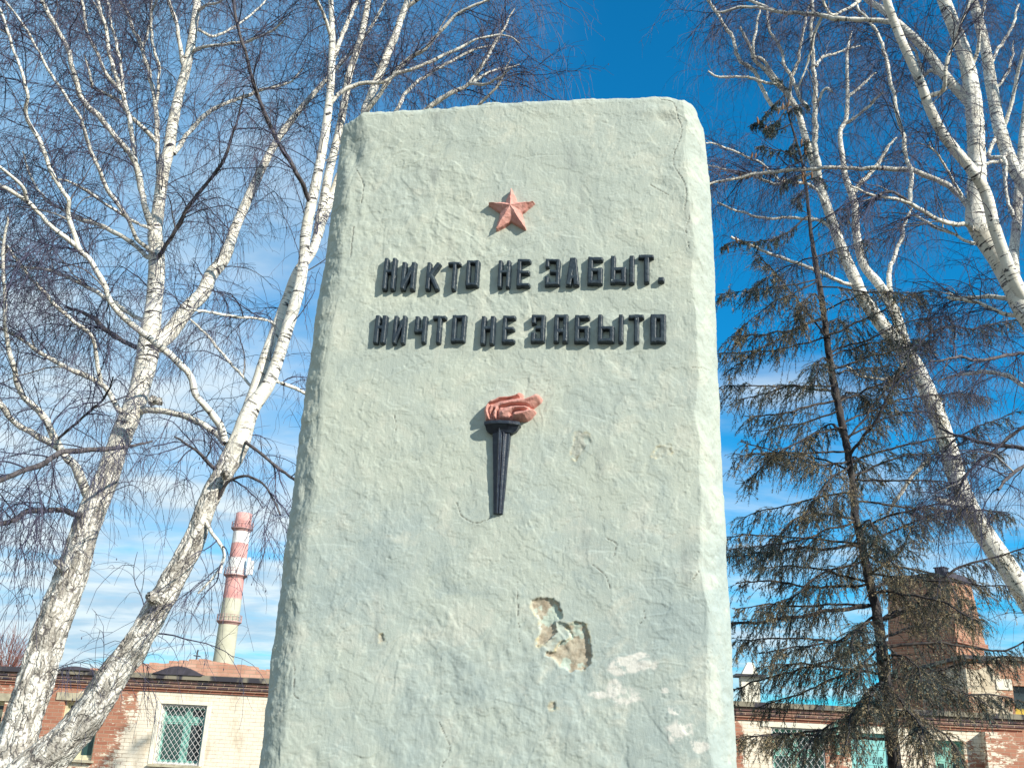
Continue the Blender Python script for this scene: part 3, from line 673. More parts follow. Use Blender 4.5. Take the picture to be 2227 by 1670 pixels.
class Tree:
    def __init__(s, label, base, group='birch trees around the memorial'):
        s.root = thing('birch_tree', label, 'birch tree', tuple(float(v) for v in base), 0, group); s.off = np.array(base, float)
        s.lines = []                                # (Q, weight) for twigs to grow from
        s.all = []
    def root_depth(s, q, Y):
        """depth of the limb this one grows out of, if its first point lies on one"""
        best, out = 26.0, Y
        for Q in s.all:
            e = pix(Q); k = int(np.argmin(np.hypot(e[:, 0] - q[0], e[:, 1] - q[1]))); d = np.hypot(e[k, 0] - q[0], e[k, 1] - q[1])
            if d < best - 2: best, out = d, Q[k, 1]
        return out
    def trunk(s, px, Y0, Y1, age, sides=40, step=0.012, Yl=None, name='trunk', wob=0.0, amp=1.0, tw=0.0):
        if name == 'branch': Y0 = s.root_depth(px[0], Y0)
        Q = resample(branch_geo(px, Y0, Y1, 0, Yl), step, wob, len(s.lines)); s.all.append(Q)
        V, F, bark = tubes(Q[None, :, :3], Q[None, :, 3], sides)
        V, bark = V[0], bark[0]; n = len(Q)
        ag = np.interp(Q[:, 2], age[0], age[1])
        th = np.arange(sides) * 2 * math.pi / sides; cx, sx = np.cos(th)[None, :], np.sin(th)[None, :]
        r = Q[:, 3][:, None]; ss = bark[..., 2]
        d = r * 0.16 * fbm(cx * 1.2 + 0 * ss, sx * 1.2 + 0 * ss, ss * 1.7, 3) * (0.35 + ag[:, None])
        d = d + amp * ag[:, None] * 0.011 * fbm(cx * r * 24, sx * r * 24, ss * 9, 4, 0.6)
        d = d + (1 - ag[:, None]) * r * 0.03 * perlin(cx * 0.7 + 0 * ss, sx * 0.7 + 0 * ss, ss * 14)
        nv = V - Q[:, None, :3]; nv /= np.maximum(np.linalg.norm(nv, axis=2), 1e-9)[..., None]
        V = V + nv * d[..., None]
        mesh(name, V.reshape(-1, 3), F, M_BARK, s.root, True, dict(bark=bark.reshape(-1, 3), age=np.repeat(ag, sides)), s.off)
        if tw: s.lines.append((Q, tw))
        return Q
    def branch(s, px, Y0, Y1, curve=0.0, tw=1.0, wob=0.03, dark=False):
        Y0 = s.root_depth(px[0], Y0)
        Q = resample(branch_geo(px, Y0, Y1, curve), 0.03, wob, len(s.lines) + 1); s.all.append(Q)
        sides = 12 if Q[0, 3] > 0.02 else 8
        V, F, bark = tubes(Q[None, :, :3], Q[None, :, 3], sides)
        nv = V - Q[None, :, None, :3]
        V = V + nv * (0.22 * fbm(bark[..., 0] * 30, bark[..., 1] * 30, bark[..., 2] * 9, 2))[..., None]
        mesh('branch', V.reshape(-1, 3), F, M_DARKSHADED_BARK if dark else M_BARK, s.root, True, dict(bark=bark.reshape(-1, 3) + rng.uniform(0, 9, 3) * np.array([0, 0, 1]), age=np.full(V.size // 3, 0.0)), s.off)
        s.lines.append((Q, tw)); return Q
    def twigs(s, n1, m2, m3, droop=1.0, len1=0.9, len2=0.7, seed=1, white=0.5, ybias=0.0):
        r = np.random.default_rng(seed)
        # starts along all branches
        w = np.array([k * np.linalg.norm(np.diff(Q[:, :3], axis=0), axis=1).sum() for Q, k in s.lines]); w /= w.sum()
        ch = r.choice(len(w), n1, p=w); st, dr = [], []
        rd = []
        for c in ch:
            Q = s.lines[c][0]; i = int((0.15 + 0.85 * r.random() ** 0.8) * (len(Q) - 2)); t = Q[i + 1, :3] - Q[i, :3]; t /= np.linalg.norm(t)
            st.append(Q[i, :3]); dr.append(t); rd.append(Q[i, 3])
        st, dr, rd = np.array(st), np.array(dr), np.array(rd)
        def grow(P0, D0, L, K, grav, jit):
            N = len(P0); P = np.zeros((N, K, 3)); P[:, 0] = P0; d = D0 / np.linalg.norm(D0, axis=1)[:, None]
            for k in range(1, K):
                d = d + r.normal(0, jit, (N, 3)) + np.array([0, 0, -1]) * (grav / K)[:, None]
                d /= np.linalg.norm(d, axis=1)[:, None]
                P[:, k] = P[:, k - 1] + d * (L / (K - 1))[:, None]
            return P
        def rnd(N):
            q = r.normal(size=(N, 3)); return q / np.linalg.norm(q, axis=1)[:, None]
        N = n1; q = rnd(N); q -= dr * (q * dr).sum(1)[:, None] * 0.8; q[:, 2] += 0.25; q[:, 1] += ybias
        L1 = len1 * r.uniform(0.35, 1.15, N)
        P1 = grow(st, dr * 0.8 + q * 0.85, L1, 10, r.uniform(0.1, 1.5, N) * droop, 0.13)
        r1 = np.minimum(r.uniform(0.0032, 0.0070, N), rd * 0.7)
        R1 = r1[:, None] * np.linspace(1, 0.4, 10)[None, :]
        # drooping twigs
        N2 = n1 * m2; pi = r.integers(0, n1, N2); tpos = r.uniform(0.12, 1.0, N2) * 8.99; i0 = tpos.astype(int); fr = (tpos - i0)[:, None]
        p2 = P1[pi, i0] * (1 - fr) + P1[pi, i0 + 1] * fr; d2 = P1[pi, i0 + 1] - P1[pi, i0]; d2 /= np.linalg.norm(d2, axis=1)[:, None]
        L2 = len2 * r.uniform(0.25, 1.1, N2)
        P2 = grow(p2, d2 * 0.7 + rnd(N2) * 0.8, L2, 7, r.uniform(0.6, 3.4, N2) * droop, 0.15)
        R2 = r.uniform(0.0016, 0.0027, N2)[:, None] * np.linspace(1, 0.55, 7)[None, :]
        N3 = N2 * m3; pi = r.integers(0, N2, N3); tpos = r.uniform(0.15, 1.0, N3) * 5.99; i0 = tpos.astype(int); fr = (tpos - i0)[:, None]
        p3 = P2[pi, i0] * (1 - fr) + P2[pi, i0 + 1] * fr; d3 = P2[pi, i0 + 1] - P2[pi, i0]; d3 /= np.linalg.norm(d3, axis=1)[:, None]
        P3 = grow(p3, d3 * 0.8 + rnd(N3) * 0.75, 0.32 * len2 * r.uniform(0.3, 1.2, N3), 4, r.uniform(0.4, 2.0, N3) * droop, 0.18)
        R3 = r.uniform(0.0011, 0.0018, N3)[:, None] * np.linspace(1, 0.6, 4)[None, :]
        wsel = (r1 > 0.0048) & (r.random(N) < white)
        vs, fs, b = [], [], 0
        V, F, bark = tubes(P1[wsel], R1[wsel] * 1.05, 5)
        if wsel.any():
            mesh('side_branches', V.reshape(-1, 3), F, M_BARK, s.root, True, dict(bark=bark.reshape(-1, 3), age=np.zeros(V.size // 3)), s.off)['kind'] = 'stuff'
        for P, R, k in ((P1[~wsel], R1[~wsel], 4), (P2, R2, 3), (P3, R3, 3)):
            V, F, _ = tubes(P, R, k); V = V.reshape(-1, 3); vs.append(V); fs.append(F + b); b += len(V)
        # catkins and buds
        nb = N3 // 14; e = P3[r.integers(0, N3, nb), -1]; h = r.uniform(0.010, 0.022, nb)
        q = np.stack([e, e - np.array([0, 0, 1]) * (h * 0.6)[:, None], e - np.array([0, 0, 1]) * h[:, None] * 1.3], 1)
        V, F, _ = tubes(q, np.stack([np.full(nb, .001), np.full(nb, .0042), np.full(nb, .0015)], 1), 4); vs.append(V.reshape(-1, 3)); fs.append(F + b)
        mesh('crown', np.concatenate(vs), np.concatenate(fs), M_TWIG, s.root, False, None, s.off)['kind'] = 'stuff'

exec_left = True
# ---- twin-stemmed birch on the left
TL = Tree('twin-stemmed leaning white birch left of the memorial, rugged bark at its foot', (*at(-30, 1700, 7.5)[:2], 0.0))
Y = 7.5
TL.trunk([(-40, 2150, 150), (-25, 1950, 125), (-8, 1800, 108), (8, 1720, 96), (27, 1655, 88), (45, 1585, 82), (80, 1466, 76), (107, 1381, 70), (132, 1313, 66), (158, 1246, 62), (178, 1178, 60), (200, 1110, 58),
          (234, 1035, 48), (251, 984, 44), (271, 933, 47), (292, 882, 47), (307, 831, 44), (320, 780, 46), (326, 730, 44), (335, 662, 36), (341, 594, 35), (340, 540, 32), (338, 509, 29), (346, 441, 25), (356, 373, 25),
          (368, 322, 24), (375, 271, 23), (390, 203, 20), (404, 153, 20), (415, 102, 19), (423, 51, 17), (429, 0, 16), (436, -70, 13), (448, -170, 9), (455, -260, 6)], Y, Y + 0.9,
         ([0, 1.6, 2.9, 3.8, 4.6], [1, .95, .75, .42, 0.05]), sides=56, step=0.012, tw=0.35)
TL.trunk([(-30, 2000, 120), (0, 1820, 100), (30, 1730, 90), (65, 1680, 86), (115, 1636, 80), (168, 1581, 75), (210, 1529, 71), (254, 1456, 65), (303, 1388, 58), (346, 1313, 53), (381, 1254, 48), (419, 1181, 44), (446, 1110, 43),
          (463, 1069, 44), (481, 1035, 44), (510, 984, 46), (525, 950, 42), (536, 916, 40), (551, 882, 36), (583, 836, 29), (610, 763, 26), (631, 696, 26), (651, 628, 25), (661, 560, 22), (665, 509, 23), (678, 441, 22), (692, 373, 20),
          (705, 305, 19), (712, 254, 18), (719, 186, 16), (722, 119, 15), (722, 68, 13), (719, 0, 11), (712, -80, 8), (700, -170, 5)], Y - 0.02, Y + 0.3,
         ([0, 1.6, 2.9, 3.6, 4.4], [1, 1, .75, .5, 0.05]), sides=56, step=0.012, tw=0.35)
TL.trunk([(533, 905, 24), (544, 876, 25), (556, 841, 24), (576, 780, 24), (597, 723, 22), (620, 662, 22), (646, 594, 21), (682, 540, 20), (700, 455, 20), (716, 373, 18), (735, 295, 17), (750, 220, 16), (760, 160, 15), (784, 85, 14), (801, 0, 12), (815, -90, 9), (825, -170, 6)], Y + 0.15, Y + 0.75,
         ([0, 3, 4.2], [.6, .4, 0.02]), sides=24, step=0.02, name='branch', tw=0.5)
TL.trunk([(322, 768, 30), (350, 742, 34), (373, 719, 34), (407, 672, 32), (441, 638, 30), (458, 600, 28), (488, 560, 26), (510, 500, 22), (543, 424, 20), (570, 366, 18), (600, 310, 15), (627, 271, 14), (664, 225, 12), (695, 190, 10), (740, 140, 9), (800, 70, 7), (850, -20, 5)], Y + 0.35, Y + 1.5,
         ([0, 3.9, 4.9], [.6, .5, 0.0]), sides=28, step=0.016, name='branch', tw=0.8)
LB = [  # traced limbs: points, depth at start and end
 ([(192, 1080, 20), (163, 1018, 19), (129, 974, 17), (95, 909, 14), (44, 852, 12), (30, 797, 11), (14, 723, 9), (10, 685, 8), (8, 560, 7), (14, 470, 4)], Y + .1, Y - .8),
 ([(129, 974, 15), (85, 946, 14), (34, 913, 12), (0, 872, 12), (-60, 820, 9), (-130, 740, 5)], Y, Y - .5),
 ([(268, 900, 11), (258, 892, 12), (237, 852, 11), (217, 831, 11), (159, 804, 10), (112, 777, 9), (68, 753, 8), (17, 719, 7), (-60, 690, 4)], Y + .3, Y - .1),
 ([(222, 841, 9), (210, 780, 9), (197, 730, 8), (159, 696, 8), (119, 662, 8), (75, 614, 8), (34, 560, 7), (0, 512, 6), (-50, 430, 4)], Y + .25, Y - .7),
 ([(488, 960, 17), (470, 915, 16), (451, 886, 15), (427, 858, 14), (407, 811, 14), (359, 767, 14), (305, 719, 14), (271, 692, 13), (244, 662, 12), (217, 607, 12), (193, 567, 11), (170, 539, 11), (149, 468, 9), (149, 434, 9), (115, 376, 9), (85, 305, 9), (58, 264, 8), (54, 234, 8), (59, 200, 7), (37, 125, 6), (17, 68, 6), (-10, 0, 4)], Y + .05, Y - 1.4),
 ([(170, 539, 10), (149, 522, 10), (102, 481, 9), (61, 441, 9), (0, 403, 9), (-60, 360, 5)], Y - .75, Y - .9),
 ([(61, 441, 8), (50, 410, 8), (22, 385, 7), (-10, 355, 6), (-60, 300, 4)], Y - .8, Y - 1.3),
 ([(330, 500, 14), (326, 482, 14), (305, 390, 13), (288, 349, 12), (268, 319, 12), (220, 261, 12), (183, 217, 12), (166, 176, 11), (149, 112, 10), (125, 64, 9), (88, 0, 8), (50, -70, 5)], Y + .5, Y - .5),
 ([(305, 385, 10), (295, 339, 10), (281, 254, 10), (268, 203, 9), (251, 153, 9), (237, 85, 8), (214, 0, 7), (195, -80, 5)], Y + .4, Y + .1),
 ([(269, 195, 7), (258, 119, 7), (244, 51, 6), (234, 0, 6), (225, -60, 4)], Y + .3, Y + .6),
 ([(272, 206, 8), (234, 163, 8), (217, 129, 7), (190, 68, 6), (176, 0, 6), (160, -60, 4)], Y + .3, Y - .2),
 ([(342, 310, 10), (312, 278, 9), (281, 248, 9), (258, 217, 8), (210, 193, 7), (203, 176, 6), (185, 120, 4)], Y + .65, Y + .1),
 ([(346, 380, 12), (341, 339, 11), (339, 237, 10), (332, 190, 9), (309, 109, 9), (285, 51, 8), (264, 0, 7), (250, -70, 4)], Y + .6, Y + 1.1),
 ([(341, 225, 7), (346, 153, 6), (332, 85, 6), (329, 34, 5), (339, 0, 5), (345, -50, 3)], Y + .8, Y + .5),
 ([(309, 105, 6), (322, 61, 6), (329, 27, 5), (335, -20, 4)], Y + .9, Y + 1.1),
 ([(400, 145, 10), (390, 92, 9), (380, 34, 8), (366, 0, 7), (350, -60, 5)], Y + .8, Y + .4),
 ([(378, 335, 10), (400, 303, 10), (417, 281, 10), (451, 248, 9), (502, 220, 8), (543, 203, 8), (617, 183, 5), (660, 150, 3)], Y + .65, Y + 1.4),
 ([(416, 114, 8), (448, 102, 7), (529, 92, 6), (573, 78, 5), (620, 40, 3)], Y + .8, Y + .2),
 ([(425, 60, 7), (440, 70, 6), (465, 78, 6), (509, 58, 5), (556, 24, 4), (590, -20, 3)], Y + .85, Y + 1.3),
 ([(430, 24, 7), (450, 12, 6), (480, 0, 5), (520, -30, 4)], Y + .85, Y + .3),
 ([(345, 560, 10), (353, 543, 9), (404, 458, 9), (448, 400, 8), (492, 339, 7), (515, 271, 5), (530, 200, 3)], Y + .5, Y - .6),
 ([(676, 445, 10), (660, 410, 10), (644, 380, 10), (604, 305, 9), (576, 254, 9), (549, 190, 8), (532, 119, 7), (509, 17, 6), (495, -50, 4)], Y + .25, Y - .8),
 ([(300, 898, 12), (325, 889, 14), (373, 896, 13), (424, 916, 12), (468, 943, 12), (488, 965, 12)], Y + .35, Y + .1),
 ([(330, 960, 4), (288, 970, 7), (220, 977, 11), (142, 984, 12), (85, 1011, 12), (0, 1048, 11), (-70, 1085, 9)], Y + .0, Y - 1.3),
 ([(180, 1122, 13), (163, 1117, 12), (136, 1110, 12), (68, 1113, 12), (0, 1140, 11), (-70, 1165, 8)], Y + .0, Y - 1.1),
 ([(125, 955, 6), (176, 913, 6), (224, 862, 5), (245, 820, 3)], Y - .2, Y - .7),
 ([(585, 832, 8), (600, 829, 8), (627, 838, 8), (668, 858, 8), (720, 890, 6)], Y + .1, Y + .6),
 ([(530, 960, 8), (543, 970, 7), (610, 1021, 7), (644, 1048, 6), (690, 1090, 4)], Y + .1, Y - .3),
 ([(597, 705, 6), (590, 699, 6), (509, 685, 6), (434, 675, 6), (393, 668, 4)], Y + .2, Y - .6),
 ([(548, 840, 7), (539, 831, 6), (492, 777, 6), (441, 723, 5), (407, 689, 4)], Y + .1, Y + .7),
 ([(470, 1022, 8), (450, 1000, 8), (420, 974, 6), (380, 950, 4)], Y + .0, Y - .5),
 ([(300, 756, 11), (280, 748, 10), (248, 730, 11), (203, 692, 10), (176, 679, 7), (140, 668, 4)], Y + .4, Y + 1.2),
 ([(320, 706, 9), (302, 696, 9), (264, 672, 10), (237, 652, 9), (203, 631, 9), (146, 601, 8), (68, 580, 6), (7, 580, 5), (-50, 590, 3)], Y + .45, Y + 1.6),
 ([(332, 562, 10), (319, 556, 10), (298, 536, 10), (224, 492, 9), (170, 475, 9), (129, 451, 7), (92, 424, 6), (68, 383, 5), (50, 330, 3)], Y + .5, Y + 1.4),
 ([(343, 562, 9), (330, 545, 9), (298, 519, 9), (281, 482, 9), (254, 441, 9), (231, 404, 9), (217, 366, 9), (193, 312, 9), (183, 281, 7), (170, 244, 7), (136, 190, 6), (105, 142, 6), (68, 78, 5), (34, 34, 5), (0, -10, 3)], Y + .5, Y - 1.0),
 ([(335, 500, 7), (322, 492, 7), (288, 482, 7), (237, 448, 6), (197, 420, 6), (153, 397, 5), (110, 388, 3)], Y + .5, Y - .3),
 ([(692, 515, 18), (706, 470, 20), (730, 410, 20), (765, 320, 20), (798, 234, 19), (828, 152, 17), (852, 95, 16), (876, 34, 14), (886, 0, 13), (905, -90, 9), (920, -160, 5)], Y + .5, Y + .9),
 ([(720, 225, 9), (740, 203, 9), (777, 183, 9), (835, 180, 8), (872, 159, 8), (916, 142, 8), (977, 119, 7), (1011, 98, 6), (1038, 88, 5), (1089, 78, 4), (1130, 95, 3)], Y + .3, Y + .1),
 ([(780, 270, 10), (804, 234, 10), (876, 136, 9), (923, 108, 8), (960, 70, 7), (998, 30, 7), (1062, 0, 5), (1110, -30, 3)], Y + .8, Y - .1),
 ([(840, 290, 9), (866, 234, 9), (882, 203, 8), (920, 170, 8), (957, 146, 7), (1011, 119, 6), (1070, 100, 4)], Y + .8, Y + 1.3),
 ([(830, 310, 12), (880, 270, 11), (933, 234, 11), (974, 207, 10), (1021, 183, 9), (1045, 146, 8), (1079, 95, 7), (1099, 61, 5), (1120, 20, 3)], Y + .6, Y + .5),
 ([(1021, 183, 7), (1052, 183, 6), (1079, 173, 5), (1110, 150, 3)], Y + .55, Y + .2), ([(1021, 183, 7), (1058, 159, 6), (1082, 152, 5), (1130, 140, 3)], Y + .55, Y + .9),
 ([(1000, 270, 8), (1045, 227, 7), (1069, 203, 6), (1089, 173, 5), (1110, 130, 3)], Y + .7, Y + .4),
 ([(722, 130, 10), (735, 105, 10), (755, 50, 9), (777, 0, 8), (800, -60, 5)], Y + .3, Y + .6), ([(720, 80, 8), (700, 30, 7), (690, 0, 7), (670, -70, 4)], Y + .3, Y - .2),
 ([(800, 0, 8), (850, -60, 7), (930, -110, 5), (1010, -120, 4)], Y + .7, Y + .3), ([(880, 20, 9), (930, -20, 8), (1000, -60, 6), (1090, -70, 4)], Y + .8, Y + .5),
 ([(470, 1090, 8), (500, 1050, 7), (540, 1035, 6), (580, 1060, 5), (610, 1120, 4)], Y + .1, Y - .3), ([(440, 1120, 9), (455, 1150, 8), (484, 1195, 8), (478, 1235, 6), (430, 1290, 4)], Y, Y - .2),
]
DARK = {(330, 960), (180, 1122), (125, 955), (345, 560), (530, 960), (470, 1022), (470, 1090), (300, 756), (676, 445)}
for px, a, b in LB: TL.branch(px, a, b, 0.0, 1.0, 0.022, px[0][:2] in DARK)
TL.twigs(960, 8, 3, 1.0, 0.75, 0.62, seed=11, white=0.14)
# knots and broken stubs on the two stems
def stub(tree, px, py, Y, r, d, L):
    p = at(px, py, Y); d = np.array(d, float); d /= np.linalg.norm(d)
    Q = np.array([p + d * L * t for t in np.linspace(-0.6, 1, 9)]); R = r * np.array([1.5, 1.35, 1.2, 1.08, 1.0, 1.0, 1.05, 0.9, 0.25])
    V, F, bark = tubes(Q[None], R[None], 16); V = V + 0.12 * r * rng.normal(size=V.shape)
    mesh('knot', V.reshape(-1, 3), F, M_BARK, tree.root, True, dict(bark=bark.reshape(-1, 3), age=np.full(V.size // 3, 1.0)), tree.off)
stub(TL, 134, 1232, Y + .1, 0.024, (-1, -.25, .8), 0.075); stub(TL, 335, 1300, Y - .1, 0.038, (-.2, -1, .1), 0.07)
stub(TL, 338, 872, Y + .3, 0.032, (1, -.3, -.2), 0.06); stub(TL, 492, 1030, Y - .05, 0.03, (.2, -1, .1), 0.05)

# ---- right-hand birches
TR = Tree('large white birch at the right edge, bare crown above the spruce', (*at(2560, 1700, 9)[:2], 0.0))
Y = 9.0
TR.trunk([(2640, 2000, 70), (2580, 1700, 60), (2480, 1250, 52), (2380, 960, 48), (2300, 790, 46), (2227, 672, 44), (2206, 628, 43), (2169, 560, 42), (2138, 510, 47), (2124, 475, 46), (2124, 430, 40), (2125, 373, 38), (2123, 320, 37), (2121, 271, 36), (2114, 203, 34), (2097, 119, 30), (2053, 0, 26), (2025, -80, 20), (2005, -180, 14), (1995, -280, 8)],
         Y, Y + .7, ([0, 2, 3.6], [1, .7, 0.0]), sides=40, step=0.016, tw=0.4)
TR.trunk([(2260, 700, 26), (2215, 630, 25), (2186, 560, 25), (2162, 492, 25), (2145, 424, 24), (2118, 376, 23), (2053, 295, 22), (2020, 231, 21), (2003, 183, 20), (1962, 92, 19), (1942, 41, 18), (1928, 0, 17), (1905, -80, 13), (1880, -180, 7)], Y + .05, Y - .5,
         ([0, 5], [.1, 0.0]), sides=24, step=0.02, name='branch', tw=0.7)
TR.trunk([(2116, 240, 22), (2104, 220, 22), (2053, 163, 21), (2006, 102, 19), (1952, 51, 17), (1920, 22, 15), (1887, 0, 13), (1840, -50, 10), (1800, -120, 6)], Y + .35, Y + 1.1, ([0, 5], [.0, 0.0]), sides=24, step=0.02, name='branch', tw=0.8)
RB = [
 ([(2118, 460, 13), (2101, 441, 13), (2053, 400, 12), (1992, 376, 11), (1962, 366, 11), (1884, 366, 9), (1792, 363, 8), (1694, 373, 8), (1613, 383, 7), (1538, 403, 5), (1500, 430, 3)], Y + .1, Y + .9),
 ([(2115, 500, 11), (2101, 492, 11), (2033, 475, 9), (1979, 441, 8), (1901, 424, 6), (1850, 405, 4)], Y + .1, Y - .4),
 ([(1950, 52, 10), (1928, 44, 11), (1884, 41, 10), (1816, 41, 10), (1782, 31, 9), (1694, 27, 8), (1660, 14, 7), (1626, 0, 6), (1580, -20, 4)], Y - .35, Y + .5),
 ([(1694, 27, 6), (1640, 14, 6), (1595, 18, 6), (1560, 24, 5), (1538, 0, 4)], Y + .4, Y + .6),
 ([(1979, 440, 9), (1982, 390, 9), (1969, 322, 9), (1955, 264, 9), (1942, 203, 8), (1931, 136, 8), (1921, 102, 7), (1894, 47, 6), (1867, 17, 5), (1850, -40, 3)], Y - .1, Y + .3),
 ([(2026, 208, 10), (2045, 200, 9), (2054, 180, 9), (2060, 130, 8), (2080, 70, 7), (2105, 10, 6), (2115, -50, 4)], Y - .35, Y - .8),
 ([(2116, 140, 8), (2128, 110, 8), (2130, 70, 7), (2140, 0, 6), (2150, -60, 4)], Y + .5, Y + .2),
 ([(1980, 440, 6), (1940, 420, 6), (1910, 425, 5)], Y - .2, Y - .4), ([(2095, 430, 6), (2060, 365, 5), (2030, 330, 4), (2020, 310, 3)], Y + .1, Y - .3),
 ([(2120, 530, 7), (2090, 520, 6), (2040, 500, 6), (1990, 470, 5), (1960, 480, 3)], Y + .1, Y + .6),
 ([(2060, 170, 8), (2025, 150, 8), (2010, 160, 7), (1990, 110, 6), (1970, 90, 4)], Y + .5, Y + .9),
 ([(1870, 2, 7), (1815, 35, 6), (1795, 10, 6), (1785, -30, 4)], Y + .2, Y), ([(1790, 32, 6), (1772, 70, 6), (1766, 110, 5), (1755, 150, 4), (1735, 200, 3)], Y + .2, Y + .5),
 ([(2227, 660, 12), (2190, 650, 11), (2140, 645, 9), (2090, 650, 7), (2060, 640, 5)], Y + .1, Y + 1.0), ([(2235, 690, 10), (2227, 695, 10), (2180, 680, 9), (2130, 660, 8), (2060, 645, 7)], Y, Y + .6),
 ([(2300, 830, 12), (2227, 840, 11), (2180, 815, 10), (2130, 812, 9), (2080, 820, 6), (2040, 830, 4)], Y + .1, Y + .9), ([(2300, 960, 12), (2227, 975, 10), (2170, 965, 9), (2110, 955, 7), (2040, 930, 4)], Y, Y + .7),
 ([(2300, 780, 9), (2240, 770, 8), (2160, 778, 7), (2090, 776, 6), (2020, 785, 4)], Y, Y - .8),
 ([(2300, 900, 9), (2227, 930, 8), (2170, 975, 7), (2110, 1025, 6), (2060, 1090, 4)], Y, Y + .4), ([(2330, 980, 9), (2227, 1010, 8), (2185, 1050, 7), (2170, 1065, 6)], Y, Y - .3),
]
for px, a, b in RB: TR.branch(px, a, b, 0.0, 1.0, 0.03, px[0][:2] in {(2300, 960), (2330, 980), (2300, 900), (2300, 780), (1980, 440)})  # lower right limbs: partial shade painted in by the dark material
TR.twigs(470, 8, 3, 1.0, 0.8, 0.66, seed=21, white=0.35)

TR2 = Tree('slimmer white birch behind the large one at the right edge', (*at(2700, 1750, 13.5)[:2], 0.0))
Y = 13.5
TR2.trunk([(2720, 1900, 56), (2640, 1500, 48), (2480, 950, 40), (2330, 590, 34), (2260, 450, 31), (2227, 400, 30), (2196, 346, 28), (2176, 288, 27), (2159, 203, 25), (2142, 102, 22), (2121, 20, 20), (2100, -60, 16), (2085, -150, 9)], Y, Y + .4,
          ([0, 2, 4], [1, .6, 0.05]), sides=28, step=0.02, tw=0.5)
TR2.trunk([(2330, 900, 26), (2260, 740, 24), (2215, 640, 22), (2205, 560, 21), (2212, 480, 20), (2216, 407, 19), (2224, 305, 17), (2235, 200, 14), (2240, 80, 10), (2240, -20, 6)], Y + .3, Y + .8, ([0, 5], [.2, 0.0]), sides=20, step=0.025, name='branch', tw=0.6)
for px, a, b in [([(2190, 330, 9), (2175, 350, 8), (2150, 355, 7), (2130, 370, 5)], Y, Y - .4), ([(2165, 300, 9), (2150, 340, 8), (2185, 350, 7), (2190, 420, 7), (2205, 470, 6)], Y, Y - .5),
                 ([(2180, 285, 9), (2200, 220, 8), (2215, 150, 7), (2227, 110, 6), (2240, 60, 4)], Y + .1, Y - .4), ([(2150, 150, 8), (2170, 110, 7), (2200, 60, 6), (2215, 10, 4)], Y + .3, Y + .8),
                 ([(2140, 90, 8), (2125, 60, 7), (2140, 10, 6), (2150, -40, 4)], Y + .3, Y), ([(2160, 200, 7), (2185, 170, 6), (2200, 130, 5), (2205, 90, 3)], Y + .3, Y + .9),
                 ([(2215, 500, 8), (2195, 450, 7), (2185, 400, 7), (2180, 350, 5)], Y + .5, Y + .9)]:
    TR2.branch(px, a, b, 0, 1.0, 0.03)
TR2.twigs(170, 8, 3, 1.0, 0.85, 0.75, seed=31, white=0.35)

TR3 = Tree('white birch standing behind the spruce, its trunk slanting across it', (*at(2420, 1750, 17.0)[:2], 0.0))
Y = 17.0
TR3.trunk([(2440, 1900, 62), (2400, 1700, 56), (2320, 1450, 50), (2227, 1293, 46), (2185, 1225, 44), (2140, 1160, 42), (2113, 1115, 40), (2085, 1050, 38), (2066, 985, 37), (2040, 905, 36), (2008, 831, 34), (1984, 785, 33), (1952, 748, 32), (1918, 705, 30), (1877, 648, 27), (1858, 605, 25), (1836, 555, 24),
           (1813, 492, 21), (1793, 434, 19), (1779, 390, 17), (1765, 345, 16), (1748, 288, 14), (1735, 244, 13), (1711, 203, 12), (1691, 183, 11), (1662, 150, 9), (1640, 130, 8), (1632, 105, 7), (1610, 60, 5)], Y, Y + .5,
          ([0, 2, 5, 6.5], [1, .55, .3, 0.05]), sides=32, step=0.025, tw=0.5)
TR3.trunk([(1985, 785, 22), (1968, 745, 23), (1952, 696, 22), (1931, 648, 21), (1908, 614, 20), (1877, 574, 18), (1862, 505, 17), (1860, 451, 16), (1850, 417, 15), (1838, 383, 13), (1832, 339, 11), (1827, 288, 10), (1840, 260, 9), (1843, 210, 8), (1842, 142, 7), (1843, 109, 6), (1852, 70, 4)], Y + .1, Y + 1.0,
          ([0, 5], [.3, 0.0]), sides=20, step=0.03, name='branch', tw=0.6)
